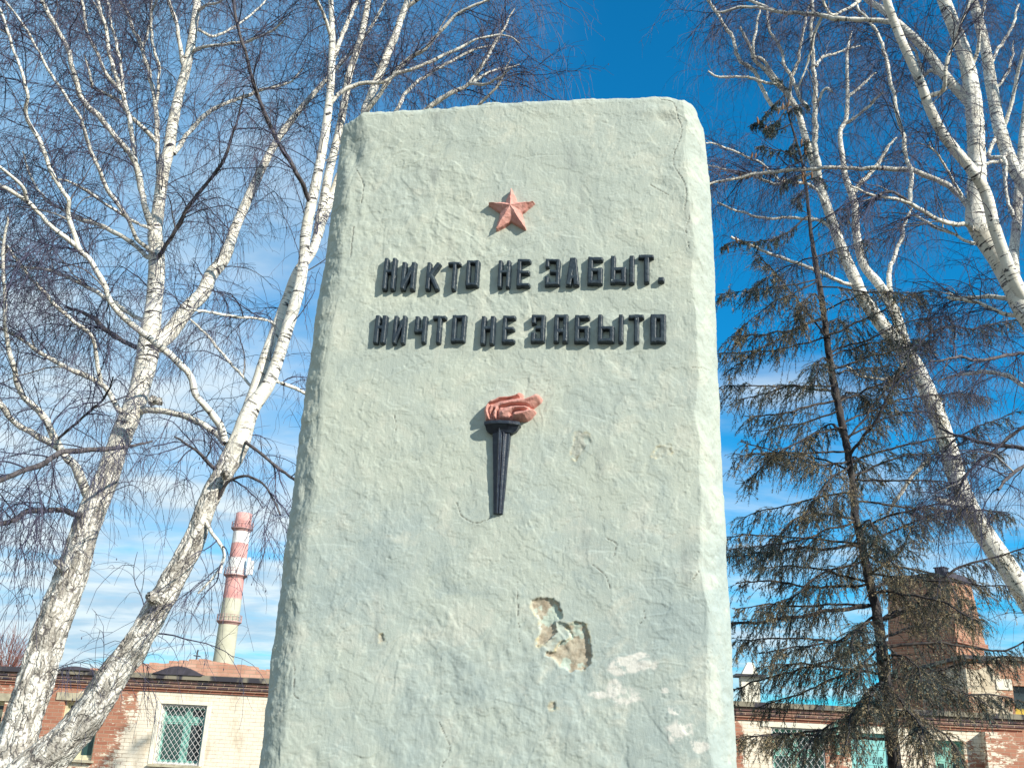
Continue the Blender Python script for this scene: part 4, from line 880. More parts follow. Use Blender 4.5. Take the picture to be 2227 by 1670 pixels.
for px, a, b in [
 ([(1782, 400, 14), (1776, 350, 13), (1772, 300, 12), (1770, 250, 11), (1772, 200, 10), (1771, 150, 9), (1765, 90, 8), (1768, 0, 7), (1775, -50, 4)], Y + .2, Y - .5),
 ([(1722, 225, 9), (1687, 237, 9), (1660, 200, 8), (1643, 156, 8), (1606, 125, 8), (1592, 81, 7), (1562, 34, 6), (1538, 0, 5)], Y + .4, Y + .9),
 ([(1760, 240, 8), (1740, 215, 8), (1722, 170, 8), (1705, 140, 7), (1700, 110, 7), (1675, 70, 6), (1668, 20, 4)], Y + .3, Y + .8),
 ([(1718, 210, 7), (1722, 170, 7), (1735, 140, 7), (1742, 90, 6), (1755, 30, 5), (1765, 0, 4)], Y + .4, Y),
 ([(1695, 185, 7), (1660, 130, 7), (1638, 118, 6), (1640, 80, 6), (1652, 20, 4)], Y + .4, Y + .2),
 ([(1775, 145, 6), (1790, 125, 6), (1830, 112, 5), (1870, 100, 3)], Y - .2, Y + .3), ([(1772, 230, 6), (1795, 195, 6), (1810, 200, 4)], Y - .1, Y - .3),
 ([(1842, 215, 7), (1870, 190, 6), (1890, 170, 5), (1905, 160, 3)], Y + .8, Y + 1.2), ([(1838, 270, 7), (1870, 250, 6), (1900, 220, 6), (1920, 200, 3)], Y + .7, Y + .2),
 ([(1858, 420, 10), (1868, 405, 10), (1890, 380, 9), (1915, 350, 8), (1930, 320, 7), (1950, 300, 4)], Y + .5, Y + .9),
 ([(1938, 640, 12), (1935, 590, 10), (1945, 560, 9), (1960, 520, 8), (1972, 480, 6), (1985, 450, 4)], Y + .3, Y + .8),
 ([(1860, 620, 8), (1830, 612, 8), (1780, 590, 7), (1715, 565, 7), (1650, 540, 6), (1590, 515, 5)], Y + .3, Y - .3), ([(1815, 500, 7), (1780, 480, 7), (1720, 475, 6), (1640, 470, 5), (1560, 440, 4)], Y + .3, Y + .7),
 ([(1770, 375, 7), (1730, 388, 7), (1690, 400, 6), (1650, 388, 6), (1600, 375, 5), (1540, 360, 3)], Y + .3, Y + 1.0), ([(1800, 460, 6), (1765, 405, 6), (1700, 395, 6), (1660, 360, 5), (1620, 340, 5), (1560, 315, 4), (1535, 312, 3)], Y + .3, Y - .4),
 ([(1700, 190, 6), (1650, 175, 6), (1610, 166, 5), (1560, 170, 5), (1540, 155, 3)], Y + .4, Y + .2), ([(1970, 780, 7), (1940, 822, 6), (1880, 820, 5), (1840, 795, 4)], Y + .1, Y - .4),
 ([(2020, 1000, 10), (1980, 1040, 9), (1950, 1085, 8), (1930, 1120, 5)], Y, Y + .5), ([(2120, 1110, 16), (2070, 1095, 16), (2050, 1092, 14), (2035, 1085, 8)], Y, Y - .25)]:
    TR3.branch(px, a, b, 0, 1.0, 0.035)
TR3.twigs(480, 8, 3, 1.0, 1.1, 0.9, seed=41, white=0.45)

# ================================================================== spruce
SP_Y = 12.0
sp_base = np.array([*at(1960, 1750, SP_Y)[:2], 0.0])
spruce = thing('spruce_tree', 'dark thin spruce with browning boughs and hanging cones, right of the memorial', 'spruce', tuple(map(float, sp_base)))
sp_px = [(1985, 1960, 34), (1965, 1780, 31), (1948, 1670, 28), (1935, 1544, 26), (1921, 1449, 24), (1909, 1347, 21), (1887, 1246, 19), (1870, 1161, 17), (1860, 1120, 16), (1850, 1018, 15), (1823, 882, 16), (1809, 814, 15), (1799, 740, 14), (1786, 645, 12), (1775, 580, 11), (1769, 545, 10), (1762, 492, 8), (1752, 400, 7), (1741, 339, 6), (1716, 254, 4), (1703, 190, 2)]
SPQ = resample(branch_geo(sp_px, SP_Y, SP_Y + 0.3), 0.03)
V, F, bark = tubes(SPQ[None, :, :3], SPQ[None, :, 3], 20)
V = V + (V - SPQ[None, :, None, :3]) * (0.3 * fbm(bark[..., 0] * 30, bark[..., 1] * 30, bark[..., 2] * 8, 3))[..., None]
mesh('trunk', V.reshape(-1, 3), F, M_SBARK, spruce, True, None, sp_base)
def trunk_at(py):
    y = np.array([q[1] for q in sp_px]); x = np.array([q[0] for q in sp_px]); o = np.argsort(y)
    return np.interp(py, y[o], x[o])
def bough(G, seed, dens=1.0, dry_lit=0.3, bl=0.42):
    """G: (n,4) centre line. A limb with side shoots that droop, dressed with needles"""
    r = np.random.default_rng(seed)
    Q = resample(G, 0.04, 0.03, seed); n = len(Q); Q[:, 3] *= 0.8; L = np.linalg.norm(np.diff(Q[:, :3], axis=0), axis=1).sum()
    vs, fs, b = [], [], 0
    V, F, _ = tubes(Q[None, :, :3], Q[None, :, 3], 7); vs.append(V.reshape(-1, 3)); fs.append(F); b = len(vs[0])
    N = max(8, int(L * 32 * dens)); t = r.uniform(0.10, 1.0, N) ** 0.8 * (n - 2); i0 = t.astype(int)
    p = Q[i0, :3]; d = Q[i0 + 1, :3] - Q[i0, :3]; d /= np.linalg.norm(d, axis=1)[:, None]
    side = np.cross(d, (0, 0, 1)); side /= np.maximum(np.linalg.norm(side, axis=1), 1e-6)[:, None]; sg = np.where(r.random(N) < 0.5, -1, 1)[:, None]
    e = d * r.uniform(0.2, 1.0, (N, 1)) + side * sg * r.uniform(0.2, 1.0, (N, 1)) + np.array([0, 0, -1]) * r.uniform(-0.35, 0.9, (N, 1))
    e /= np.linalg.norm(e, axis=1)[:, None]
    ln = bl * r.uniform(0.35, 1.15, N) * (1.15 - 0.55 * t / n)
    K = 7; P = np.zeros((N, K, 3)); P[:, 0] = p
    for k in range(1, K):
        e = e + r.normal(0, 0.10, (N, 3)) + np.array([0, 0, -1]) * r.uniform(0.04, 0.34, (N, 1)); e /= np.linalg.norm(e, axis=1)[:, None]
        P[:, k] = P[:, k - 1] + e * (ln / (K - 1))[:, None]
    # second order shoots
    N2 = N * 3; pi = r.integers(0, N, N2); tt = r.uniform(0.2, 0.95, N2) * (K - 1.01); j0 = tt.astype(int)
    p2 = P[pi, j0]; e2 = P[pi, j0 + 1] - P[pi, j0]; e2 /= np.linalg.norm(e2, axis=1)[:, None]; e2 = e2 + r.normal(0, 0.55, (N2, 3))
    P2 = np.zeros((N2, 4, 3)); P2[:, 0] = p2; l2 = ln[pi] * r.uniform(0.25, 0.6, N2)
    for k in range(1, 4):
        e2 = e2 + np.array([0, 0, -0.25]); e2 /= np.linalg.norm(e2, axis=1)[:, None]; P2[:, k] = P2[:, k - 1] + e2 * (l2 / 3)[:, None]
    for PP, rr in ((P, 0.0034), (P2, 0.0026)):
        V, F, _ = tubes(PP, np.full(PP.shape[:2], rr) * np.linspace(1, 0.6, PP.shape[1]), 3); V = V.reshape(-1, 3); vs.append(V); fs.append(F + b); b += len(V)
    limb = mesh('bough', np.concatenate(vs), np.concatenate(fs), M_SBARK, spruce, True, None, sp_base)
    # needles: thin blades all round each shoot
    nv, dr = [], []
    for PP, per in ((P, 32), (P2, 17)):
        M = len(PP); K_ = PP.shape[1]; alive = r.random(M) < 0.80
        kk = r.uniform(0.08, 1, (M, per)) * (K_ - 1.01); k0 = kk.astype(int); fr = (kk - k0)[..., None]; ii = np.arange(M)[:, None]
        c = PP[ii, k0] * (1 - fr) + PP[ii, k0 + 1] * fr; tg = PP[ii, k0 + 1] - PP[ii, k0]; tg /= np.maximum(np.linalg.norm(tg, axis=2), 1e-9)[..., None]
        q = r.normal(size=(M, per, 3)); q -= tg * (q * tg).sum(2)[..., None]; q /= np.linalg.norm(q, axis=2)[..., None]
        dirn = tg * 0.75 + q * 0.75; w = np.cross(dirn, r.normal(size=q.shape)); w /= np.linalg.norm(w, axis=2)[..., None]
        ll = r.uniform(0.018, 0.036, (M, per, 1)); wd = r.uniform(0.0024, 0.0042, (M, per, 1))
        tri = np.stack([c - w * wd, c + w * wd, c + dirn * ll], axis=2)[alive]
        base = np.clip(r.normal(dry_lit + 0.04, 0.33, M), 0, 1); base = np.where(base > 0.5, np.minimum(1, base + .15), base * 0.15)
        nv.append(tri.reshape(-1, 3)); dr.append(np.repeat(base[alive], per * 3))
    nv = np.concatenate(nv); Fn = np.arange(len(nv)).reshape(-1, 3)
    # parent chain: spruce > bough > needles
    mesh('needles', nv, [Fn], M_NEEDLE, limb, False, dict(dry_lit=np.concatenate(dr)), sp_base)
SB = [  # traced boughs (photo points, end depth offset, share of dried and painted sunlit needles)
 ([(1813, 872, 7), (1748, 889, 6), (1690, 899, 5), (1620, 905, 3)], -.4, .25), ([(1798, 735, 6), (1745, 669, 5), (1700, 612, 4), (1640, 545, 2)], .3, .5),
 ([(1812, 850, 6), (1721, 841, 5), (1660, 855, 4), (1600, 872, 2)], .5, .3), ([(1852, 1000, 6), (1790, 1010, 5), (1700, 985, 4), (1610, 960, 3)], -.6, .55),
 ([(1865, 1130, 8), (1765, 1117, 6), (1710, 1150, 5), (1655, 1205, 3)], -.5, .15), ([(1872, 1186, 9), (1843, 1188, 9), (1765, 1191, 8), (1694, 1198, 7), (1579, 1212, 4)], -.3, .2),
 ([(1890, 1316, 12), (1816, 1327, 11), (1714, 1344, 9), (1589, 1358, 7), (1500, 1375, 4)], -.5, .1), ([(1885, 1270, 8), (1850, 1276, 7), (1765, 1276, 6), (1667, 1263, 5), (1600, 1268, 3)], .5, .4),
 ([(1905, 1400, 8), (1850, 1420, 7), (1760, 1450, 6), (1660, 1475, 5), (1590, 1500, 3)], -.4, .2), ([(1915, 1440, 8), (1860, 1455, 7), (1760, 1500, 5), (1640, 1540, 3)], .5, .3),
 ([(1805, 804, 7), (1867, 784, 6), (1935, 763, 5), (1986, 750, 4), (2030, 752, 2)], -.4, .2), ([(1798, 730, 6), (1850, 709, 6), (1911, 679, 5), (1969, 652, 4), (2040, 628, 2)], -.3, .1),
 ([(1800, 770, 6), (1836, 753, 5), (1884, 740, 5), (1985, 696, 4), (2060, 690, 2)], .4, .35), ([(1822, 876, 7), (1884, 848, 6), (1931, 831, 5), (1990, 800, 3)], .4, .45),
 ([(1848, 990, 9), (1874, 953, 9), (1904, 909, 8), (1938, 845, 6), (1955, 800, 4)], -.7, .3), ([(1855, 1005, 7), (1938, 974, 6), (2053, 953, 5), (2121, 933, 4), (2206, 899, 3)], -.3, .2),
 ([(1858, 1035, 7), (1965, 991, 5), (2070, 990, 4), (2121, 977, 3), (2170, 985, 2)], .5, .25), ([(1840, 960, 6), (2020, 730, 5), (2121, 713, 4), (2227, 692, 3)], .6, .2),
 ([(1885, 1250, 8), (1945, 1212, 7), (1970, 1178, 5), (1990, 1130, 3)], -.8, .35), ([(1897, 1350, 10), (1950, 1340, 10), (2003, 1300, 9), (2081, 1235, 7), (2172, 1208, 5), (2260, 1180, 3)], -.6, .25),
 ([(1915, 1408, 9), (2003, 1398, 8), (2121, 1408, 6), (2189, 1408, 5), (2260, 1375, 3)], -.3, .15), ([(1912, 1408, 7), (1884, 1442, 6), (1850, 1490, 4)], -.9, .3),
 ([(1870, 1150, 7), (1940, 1120, 6), (2030, 1100, 5), (2120, 1105, 3)], -.8, .65), ([(1925, 1470, 8), (1990, 1480, 7), (2080, 1500, 5), (2160, 1540, 3)], -.5, .45),
 ([(1930, 1510, 8), (1880, 1540, 7), (1800, 1580, 5), (1730, 1640, 3)], -.9, .4), ([(1935, 1540, 8), (2000, 1560, 6), (2070, 1610, 4), (2110, 1680, 3)], -.8, .6),
 ([(1890, 1290, 8), (1960, 1290, 7), (2050, 1310, 6), (2130, 1350, 3)], -1.2, .7), ([(1905, 1380, 8), (1970, 1440, 7), (2040, 1480, 5), (2090, 1530, 3)], .5, .2),
 ([(1876, 1200, 7), (1930, 1230, 6), (2010, 1240, 5), (2090, 1270, 3)], .7, .4), ([(1780, 610, 5), (1720, 640, 4), (1650, 680, 3), (1590, 730, 2)], -.2, .5), ([(1790, 690, 5), (1720, 720, 4), (1640, 770, 3), (1575, 815, 2)], .4, .6),
 ([(1772, 560, 4), (1690, 590, 3), (1620, 640, 2)], .5, .3), ([(1832, 930, 6), (1760, 950, 5), (1690, 990, 4), (1620, 1050, 2)], -.8, .7), ([(1858, 1070, 6), (1790, 1080, 5), (1700, 1100, 4), (1600, 1130, 2)], .5, .5),
 ([(1880, 1220, 7), (1800, 1240, 6), (1720, 1300, 4), (1640, 1330, 3)], -1.1, .6), ([(1900, 1340, 8), (1830, 1390, 6), (1760, 1400, 5), (1650, 1420, 3)], -1.0, .35),
 ([(1850, 1010, 6), (1800, 1050, 5), (1740, 1130, 3)], -1.3, .75), ([(1865, 1140, 6), (1900, 1180, 5), (1960, 1250, 3)], -1.4, .7), ([(1765, 500, 4), (1800, 470, 3), (1850, 450, 2)], -.3, .1), ([(1770, 560, 4), (1830, 540, 3), (1890, 520, 2)], .4, .2),
 ([(1930, 1500, 8), (1960, 1520, 6), (2000, 1600, 4), (2010, 1680, 3)], -1.3, .6), ([(1925, 1480, 8), (1890, 1500, 6), (1850, 1560, 4), (1840, 1620, 3)], -1.4, .45),
 # leader and cone-bearing top
 ([(1706, 205, 4), (1690, 225, 3), (1665, 250, 3), (1650, 275, 2)], -.1, .0), ([(1710, 235, 4), (1695, 262, 3), (1670, 280, 3), (1680, 300, 2)], -.25, .0), ([(1712, 245, 4), (1740, 228, 3), (1765, 232, 2)], .1, .0),
 ([(1720, 270, 4), (1690, 285, 3), (1650, 268, 3), (1625, 278, 2)], .1, .0), ([(1742, 345, 4), (1755, 320, 3), (1748, 300, 2)], -.1, .0), ([(1738, 330, 4), (1680, 325, 3), (1640, 320, 2)], -.2, .05), ([(1744, 350, 4), (1690, 375, 3), (1610, 380, 2)], .2, .1),
 ([(1748, 380, 4), (1720, 390, 3), (1695, 405, 2)], -.3, .0), ([(1750, 395, 4), (1775, 385, 3), (1800, 395, 2)], -.2, .1), ([(1758, 470, 5), (1690, 520, 4), (1600, 525, 3), (1565, 540, 2)], -.1, .2), ([(1752, 410, 4), (1735, 425, 3), (1735, 450, 2)], -.3, .0),
 ([(1703, 195, 3), (1702, 180, 2), (1700, 172, 1)], 0, .0), ([(1730, 300, 4), (1725, 320, 3), (1730, 345, 2)], -.2, .0),
]
rb = np.random.default_rng(77)
NF = 98 - len(SB)
for k in range(NF):                        # the boughs between the traced ones
    py = 590 + 1020 * (k + rb.random()) / NF; x0 = trunk_at(py); sg = 1 if k % 2 else -1; ln = ((215 if sg > 0 else 225) + 0.12 * (py - 600)) * rb.uniform(.65, 1.25); up = rb.uniform(-.15, .5) if sg > 0 else rb.uniform(-.35, .35); w = 4.5 + 4 * (py - 600) / 1000
    if k % 3 == 2:                          # boughs coming towards the viewer or going away, veiling the trunk
        q = rb.uniform(25, 90) * sg; dp = rb.choice([-1.7, -1.4, -1.1, 1.2]); SB.append(([(x0, py, w), (x0 + q * .4, py - 18, w * .8), (x0 + q * .8, py + 4, w * .5), (x0 + q, py + 45, 2)], dp, rb.uniform(.15, .7))); continue
    SB.append(([(x0, py, w), (x0 + sg * ln * .4, py - up * ln * .45, w * .8), (x0 + sg * ln * .75, py - up * ln * .62, w * .55), (x0 + sg * ln, py - up * ln * .60 + 8, 2)], rb.uniform(-1.5, 1.1), rb.uniform(.1, .7)))
for i, (px, dY, dry_lit) in enumerate(SB):
    small = px[0][1] < 480; low = float(sstep(np.array(px[0][1] * 1.0), 1050, 1350))
    bough(branch_geo(px, SP_Y + 0.12, SP_Y + 0.15 + dY * 1.1, 0.2), 100 + i, 1.55 if small else 1.05 + 0.05 * low, dry_lit + 0.10 * low, 0.20 if small else 0.50)
def cone_mesh():
    mb = MB(); prof = [(0.002, 0)]
    for k in range(11):
        z = -0.006 - k * 0.0105; r = 0.0155 * math.sin(math.pi * min(1, (k + 1.2) / 12.5)) ** 0.6
        prof += [(r * 0.82, z), (r * 1.08, z - 0.006)]
    prof += [(0.003, -0.126)]
    mb.lathe(prof, 10); return mb
CM = cone_mesh(); cone0 = None
for k, (x, y) in enumerate([(665, 660), (640, 700), (500, 750), (590, 815), (560, 800), (470, 975), (495, 980), (545, 1060), (385, 1095), (430, 1105), (785, 890), (802, 940), (815, 900), (748, 1125), (780, 1080), (670, 1140), (690, 1190), (850, 1100), (312, 1580), (362, 1515), (705, 640), (628, 770), (460, 1090), (790, 1125), (730, 1150)]):
    p = at(1477 + x / 2.949, y / 2.949, SP_Y + rng.uniform(-.25, .25)) - sp_base
    if cone0 is None: o = cone0 = CM.build('cone', M_CONE, spruce, True)
    else:
        o = cone0.copy(); COL.objects.link(o); o.parent = spruce
    o.location = tuple(p); o.rotation_euler = (rng.uniform(-.25, .25), rng.uniform(-.25, .25), rng.uniform(0, 6)); s_ = rng.uniform(.8, 1.1); o.scale = (s_, s_, s_)

# ================================================================== buildings
B_YAW = math.radians(-5.0); B_Y = 23.0
BX = np.array([math.cos(B_YAW), math.sin(B_YAW), 0]); BN = np.array([math.sin(B_YAW), -math.cos(B_YAW), 0])
B0 = np.array([0, B_Y, 0.0])
def fac(px, py, back=0.0):
    """photo pixel -> (a, z) on the facade"""
    d = ray(px, py); o = B0 - BN * back; s = np.dot(o - CAM, BN) / np.dot(d, BN); p = CAM + d * s
    return float(np.dot(p - B0, BX)), float(p[2])
def brick_mat(name, blobs, base=0.0, soot=None, red=(0.33, 0.125, 0.08), red2=(0.45, 0.21, 0.14), cream=(0.84, 0.755, 0.62), flip=False):
    """brick with flaking limewash; blobs: (a, z, ra, rz, weight) where the wash has stayed or gone"""
    m, t, b = material(name); o = t.obj(); x, y, z = t.xyz(o)
    v = t.comb(t.math('ADD', x, t.math('MULTIPLY', y, 1.0)), z, 0.0)
    br = t.new('ShaderNodeTexBrick'); t.put(br.inputs['Vector'], v); br.inputs['Scale'].default_value = 1.0
    br.inputs['Brick Width'].default_value = 0.25; br.inputs['Row Height'].default_value = 0.078; br.inputs['Mortar Size'].default_value = 0.007
    br.inputs['Mortar Smooth'].default_value = 0.3; br.inputs['Bias'].default_value = 0.0
    t.put(br.inputs['Color1'], (*red, 1)); t.put(br.inputs['Color2'], (*red2, 1)); t.put(br.inputs['Mortar'], (0.42, 0.34, 0.25, 1))
    col = t.mix(t.ramp(t.noise(o, 3.5, 5, 0.65), 0.35, 0.7, 0, 0.55), br.outputs['Color'], (0.40, 0.20, 0.13))
    n = t.noise(o, 2.2, 7, 0.68, 0.4); n2 = t.noise(t.vmath('MULTIPLY', o, (5, 5, 13)), 1.0, 5, 0.75)
    mk = t.math('ADD', t.math('MULTIPLY', t.math('SUBTRACT', n, 0.5), 2.4), base)
    mk = t.math('ADD', mk, t.math('MULTIPLY', t.math('SUBTRACT', n2, 0.5), 2.6))
    for (ca, cz, ra, rz, w) in blobs:
        e = t.math('SQRT', t.math('ADD', t.math('POWER', t.math('DIVIDE', t.math('SUBTRACT', x, ca), ra), 2.0), t.math('POWER', t.math('DIVIDE', t.math('SUBTRACT', z, cz), rz), 2.0)))
        mk = t.math('ADD', mk, t.ramp(e, 1.7, 0.25, 0.0, w))
    # the wash sits first on the brick faces and leaves the joints darker
    mk = t.math('SUBTRACT', mk, t.math('MULTIPLY', br.outputs['Fac'], 0.35))
    cr = t.mix(t.ramp(t.noise(o, 5, 5, 0.6), 0.4, 0.75, 0, 0.8), cream, tuple(c * 0.80 for c in cream))
    cr = t.mix(t.ramp(t.noise(t.vmath('MULTIPLY', o, (2.2, 2.2, 1.1)), 1.0, 6, 0.7), 0.50, 0.68, 0, 0.7), cr, (0.50, 0.41, 0.29))
    cr = t.mix(t.ramp(t.noise(t.vmath('MULTIPLY', o, (7, 7, 16)), 1.0, 4, 0.7), 0.58, 0.68, 0, 0.6), cr, (0.50, 0.32, 0.24))
    cr = t.mix(t.math('MULTIPLY', br.outputs['Fac'], 0.35), cr, (0.45, 0.36, 0.25))
    col = t.mix(t.ramp(mk, -0.10, 0.14), col, cr)
    if soot: col = t.mix(t.ramp(t.math('ADD', z, t.math('MULTIPLY', t.math('SUBTRACT', n, 0.5), 0.5)), soot[0], soot[1], 0, 0.9), col, (0.045, 0.045, 0.06))
    t.put(b.inputs['Base Color'], col); b.inputs['Roughness'].default_value = 0.92
    h = t.math('SUBTRACT', t.math('MULTIPLY', t.noise(o, 40, 4), 0.3), br.outputs['Fac'])
    t.put(b.inputs['Normal'], t.bump(h, 0.6, 0.008))
    return m
A = lambda px, py: fac(px, py)
def blob(px, py, rx, ry, w):
    a, z = fac(px, py); k = 23.0 / FPX * 1.02
    return (a, z, rx * k, ry * k, w)
zc = fac(420, 1500)[1]
M_BRICK = brick_mat('limewashed_brick', [
    blob(540, 1610, 130, 105, 1.1), blob(390, 1524, 75, 14, 1.2), blob(325, 1600, 28, 100, 0.9), blob(290, 1640, 50, 60, 0.5), blob(235, 1570, 40, 90, -0.40), blob(110, 1560, 50, 60, -0.35), blob(90, 1640, 70, 30, 0.9),
    blob(1650, 1610, 30, 60, 1.3), blob(1604, 1600, 14, 90, -.6), blob(1690, 1562, 70, 14, 1.4), blob(1905, 1573, 70, 16, 1.5), blob(1830, 1630, 24, 60, -0.1), blob(1990, 1600, 60, 70, .4), blob(2100, 1560, 60, 60, 0.5), blob(2185, 1600, 60, 60, -.35), blob(2150, 1545, 25, 30, .9)],
    base=-0.02)
M_CORN = brick_mat('sooted_cornice_brick', [], base=-0.75, red=(0.20, 0.07, 0.05), red2=(0.30, 0.12, 0.085))
M_SOOT = brick_mat('soot_black_brick', [], base=-1.2, red=(0.035, 0.032, 0.05), red2=(0.075, 0.062, 0.075))
def slab_mat():
    m, t, b = material('weathered_slab'); o = t.obj(); n = t.noise(t.vmath('MULTIPLY', o, (2.6, 2.6, 1.2)), 1.0, 5, 0.6)
    c = t.mix(t.ramp(n, 0.42, 0.56), (0.05, 0.048, 0.06), (0.26, 0.235, 0.18)); t.put(b.inputs['Base Color'], c); b.inputs['Roughness'].default_value = 0.9
    return m
M_SLAB = slab_mat()
M_LINTEL = flat('concrete_lintel', (0.42, 0.38, 0.28), 0.9, 0.25, 7)
M_FRAME = flat('white_frame_paint', (0.62, 0.66, 0.62), 0.6, 0.2, 9)
M_TEAL = flat('teal_sash_paint', (0.20, 0.44, 0.38), 0.6, 0.3, 8)
M_GRILLE = flat('white_iron_grille', (0.62, 0.60, 0.60), 0.5, 0.15, 20)
M_TURQ = flat('turquoise_sheet_metal', (0.25, 0.58, 0.58), 0.55, 0.12, 3)
M_ROOF = flat('rusty_roof_sheet', (0.06, 0.055, 0.07), 0.8, 0.4, 3)
M_METAL = flat('dark_metal', (0.05, 0.05, 0.06), 0.5, 0.3, 5)
def glass_mat(name, c1, c2, sc=1.2):
    m, t, b = material(name); n = t.noise(t.obj(), sc, 4, 0.6)
    t.put(b.inputs['Base Color'], t.mix(t.ramp(n, 0.35, 0.65), c1, c2)); b.inputs['Roughness'].default_value = 0.16
    b.inputs['Specular IOR Level'].default_value = 0.5
    return m
M_GLASS = glass_mat('dark_window_glass', (0.012, 0.016, 0.022), (0.035, 0.05, 0.055))
M_GLASS2 = glass_mat('curtained_window_glass', (0.02, 0.055, 0.055), (0.05, 0.11, 0.10))

bld = thing('brick_building', 'long low brick building with peeling cream limewash and barred windows behind the memorial', 'building', tuple(map(float, B0)), B_YAW)
# openings on the facade in local (a, z)
def rect(x0, x1, y0, y1):
    a0, z1 = fac(x0, y0); a1, _ = fac(x1, y0); _, z0 = fac((x0 + x1) / 2, y1); return [a0, a1, z0, z1]
w1 = rect(351, 452, 1529, 1664); w2 = rect(140, 222, 1522, 1655); w3 = rect(-70, 12, 1520, 1650)
w4 = rect(1676, 1792, 1580, 1720); w5 = rect(2030, 2095, 1608, 1740); dr = rect(1849, 1937, 1592, 1840); dr[2] = 0.05
w1[2] = min(w1[2], 1.0); w2[2] = w1[2]; w3[2] = w1[2]
openings = [w3, w2, w1, w4, dr, w5]
AL, AR = fac(-420, 1500)[0], fac(2215, 1560)[0]
ZT = fac(420, 1506)[1]                    # wall top under the cornice
def wall_grid(a0, a1, z0, z1, ops, depth):
    xs = sorted(set([a0, a1] + [o[i] for o in ops for i in (0, 1)])); zs = sorted(set([z0, z1] + [o[i] for o in ops for i in (2, 3)]))
    mb = MB()
    hole = lambda x, z: any(o[0] < x < o[1] and o[2] < z < o[3] for o in ops)
    for i in range(len(xs) - 1):
        for j in range(len(zs) - 1):
            if not hole((xs[i] + xs[i + 1]) / 2, (zs[j] + zs[j + 1]) / 2):
                mb.add([(xs[i], 0, zs[j]), (xs[i + 1], 0, zs[j]), (xs[i + 1], 0, zs[j + 1]), (xs[i], 0, zs[j + 1])], [(0, 1, 2, 3)])
    for o in ops:                         # reveals
        x0, x1, q0, q1 = o; d = depth
        mb.add([(x0, 0, q0), (x0, d, q0), (x0, d, q1), (x0, 0, q1)], [(0, 1, 2, 3)]); mb.add([(x1, 0, q0), (x1, d, q0), (x1, d, q1), (x1, 0, q1)], [(3, 2, 1, 0)])
        mb.add([(x0, 0, q1), (x1, 0, q1), (x1, d, q1), (x0, d, q1)], [(3, 2, 1, 0)]); mb.add([(x0, 0, q0), (x1, 0, q0), (x1, d, q0), (x0, d, q0)], [(0, 1, 2, 3)])
    return mb
mb = wall_grid(AL, AR, -0.2, ZT, openings, 0.3)
DEP = 9.0
mb.add([(AL, 0, -.2), (AL, DEP, -.2), (AL, DEP, ZT), (AL, 0, ZT)], [(3, 2, 1, 0)]); mb.add([(AR, 0, -.2), (AR, DEP, -.2), (AR, DEP, ZT), (AR, 0, ZT)], [(0, 1, 2, 3)])
mb.add([(AL, DEP, -.2), (AR, DEP, -.2), (AR, DEP, ZT), (AL, DEP, ZT)], [(3, 2, 1, 0)])
mb.build('wall', M_BRICK, bld)
# stepped cornice
zz0 = ZT; steps = [(0.030, 0.050, M_CORN), (0.060, 0.050, M_CORN), (0.085, 0.080, M_SOOT), (0.110, 0.085, M_SOOT)]
for k, (pr, hh, mt) in enumerate(steps):
    mb = MB(); mb.box(AL - pr, AR + pr, -pr, DEP + pr, zz0 - 0.003, zz0 + hh); mb.build('cornice', mt, bld); zz0 += hh
mb = MB(); mb.box(AL - .17, AR + .17, -0.17, DEP + .17, zz0 - 0.003, zz0 + 0.10); mb.build('eaves_slab', M_SLAB, bld); zz0 += 0.10
ROOFZ = zz0
# low brick gable over the left bay and the dark roof sheet under it
def gab(px, py): a, z = fac(px, py, 0.1); return (a, z)
lowz = ROOFZ - 0.02
g0, g1 = fac(215, 1450, .5)[0], fac(760, 1450, .5)[0]
ap = gab(436, 1436); lz = gab(250, 1453)[1]; rz = gab(600, 1466)[1]
M_PINKBRICK = brick_mat('salmon_brick', [], base=-0.9, red=(0.54, 0.28, 0.20), red2=(0.66, 0.40, 0.30))
arc = []
for k in range(15):
    t_ = k / 14; a_ = g0 + (g1 - g0) * t_; c_ = ap[0]
    zz_ = ap[1] - (ap[1] - ROOFZ) * abs((a_ - c_) / ((c_ - g0) if a_ < c_ else (g1 - c_))) ** 1.0
    arc.append((a_, max(zz_, ROOFZ + 0.01)))
mb = MB(); mb.prism([(g1, lowz), (g0, lowz)] + arc, 0.02, 0.42); gable = mb.build('gable', M_PINKBRICK, bld)
mb = MB()
for k in range(26):                        # uneven top bricks
    a_ = g0 + (g1 - g0) * (k + .5) / 26; zt_ = np.interp(a_, [q[0] for q in arc], [q[1] for q in arc]); mb.box(a_ - .085, a_ + .085, .04, .40, zt_ - .06, zt_ + rng.uniform(.0, .055))
mb.build('coping', M_PINKBRICK, gable)
c_ = fac(400, 1450, .2)[0]; wL = fac(350, 1450, .2)[0]; wR = fac(456, 1450, .2)[0]; hz = fac(400, 1456, .2)[1]
lens = [(wL + (wR - wL) * k / 12, ROOFZ + 0.012 + (hz + .04 - ROOFZ) * math.sin(math.pi * k / 12) ** 1.3) for k in range(13)]
mb = MB(); mb.prism([(wR, ROOFZ - .01), (wL, ROOFZ - .01)] + lens, -0.20, 0.016); mb.build('roof', M_ROOF, bld)
wl2, wr2 = fac(150, 1450, .2)[0], fac(215, 1450, .2)[0]
lens = [(wl2 + (wr2 - wl2) * k / 8, ROOFZ + 0.012 + .06 * math.sin(math.pi * k / 8)) for k in range(9)]
mb = MB(); mb.prism([(wr2, ROOFZ - .01), (wl2, ROOFZ - .01)] + lens, -0.21, 0.4); mb.build('roof', M_ROOF, bld)
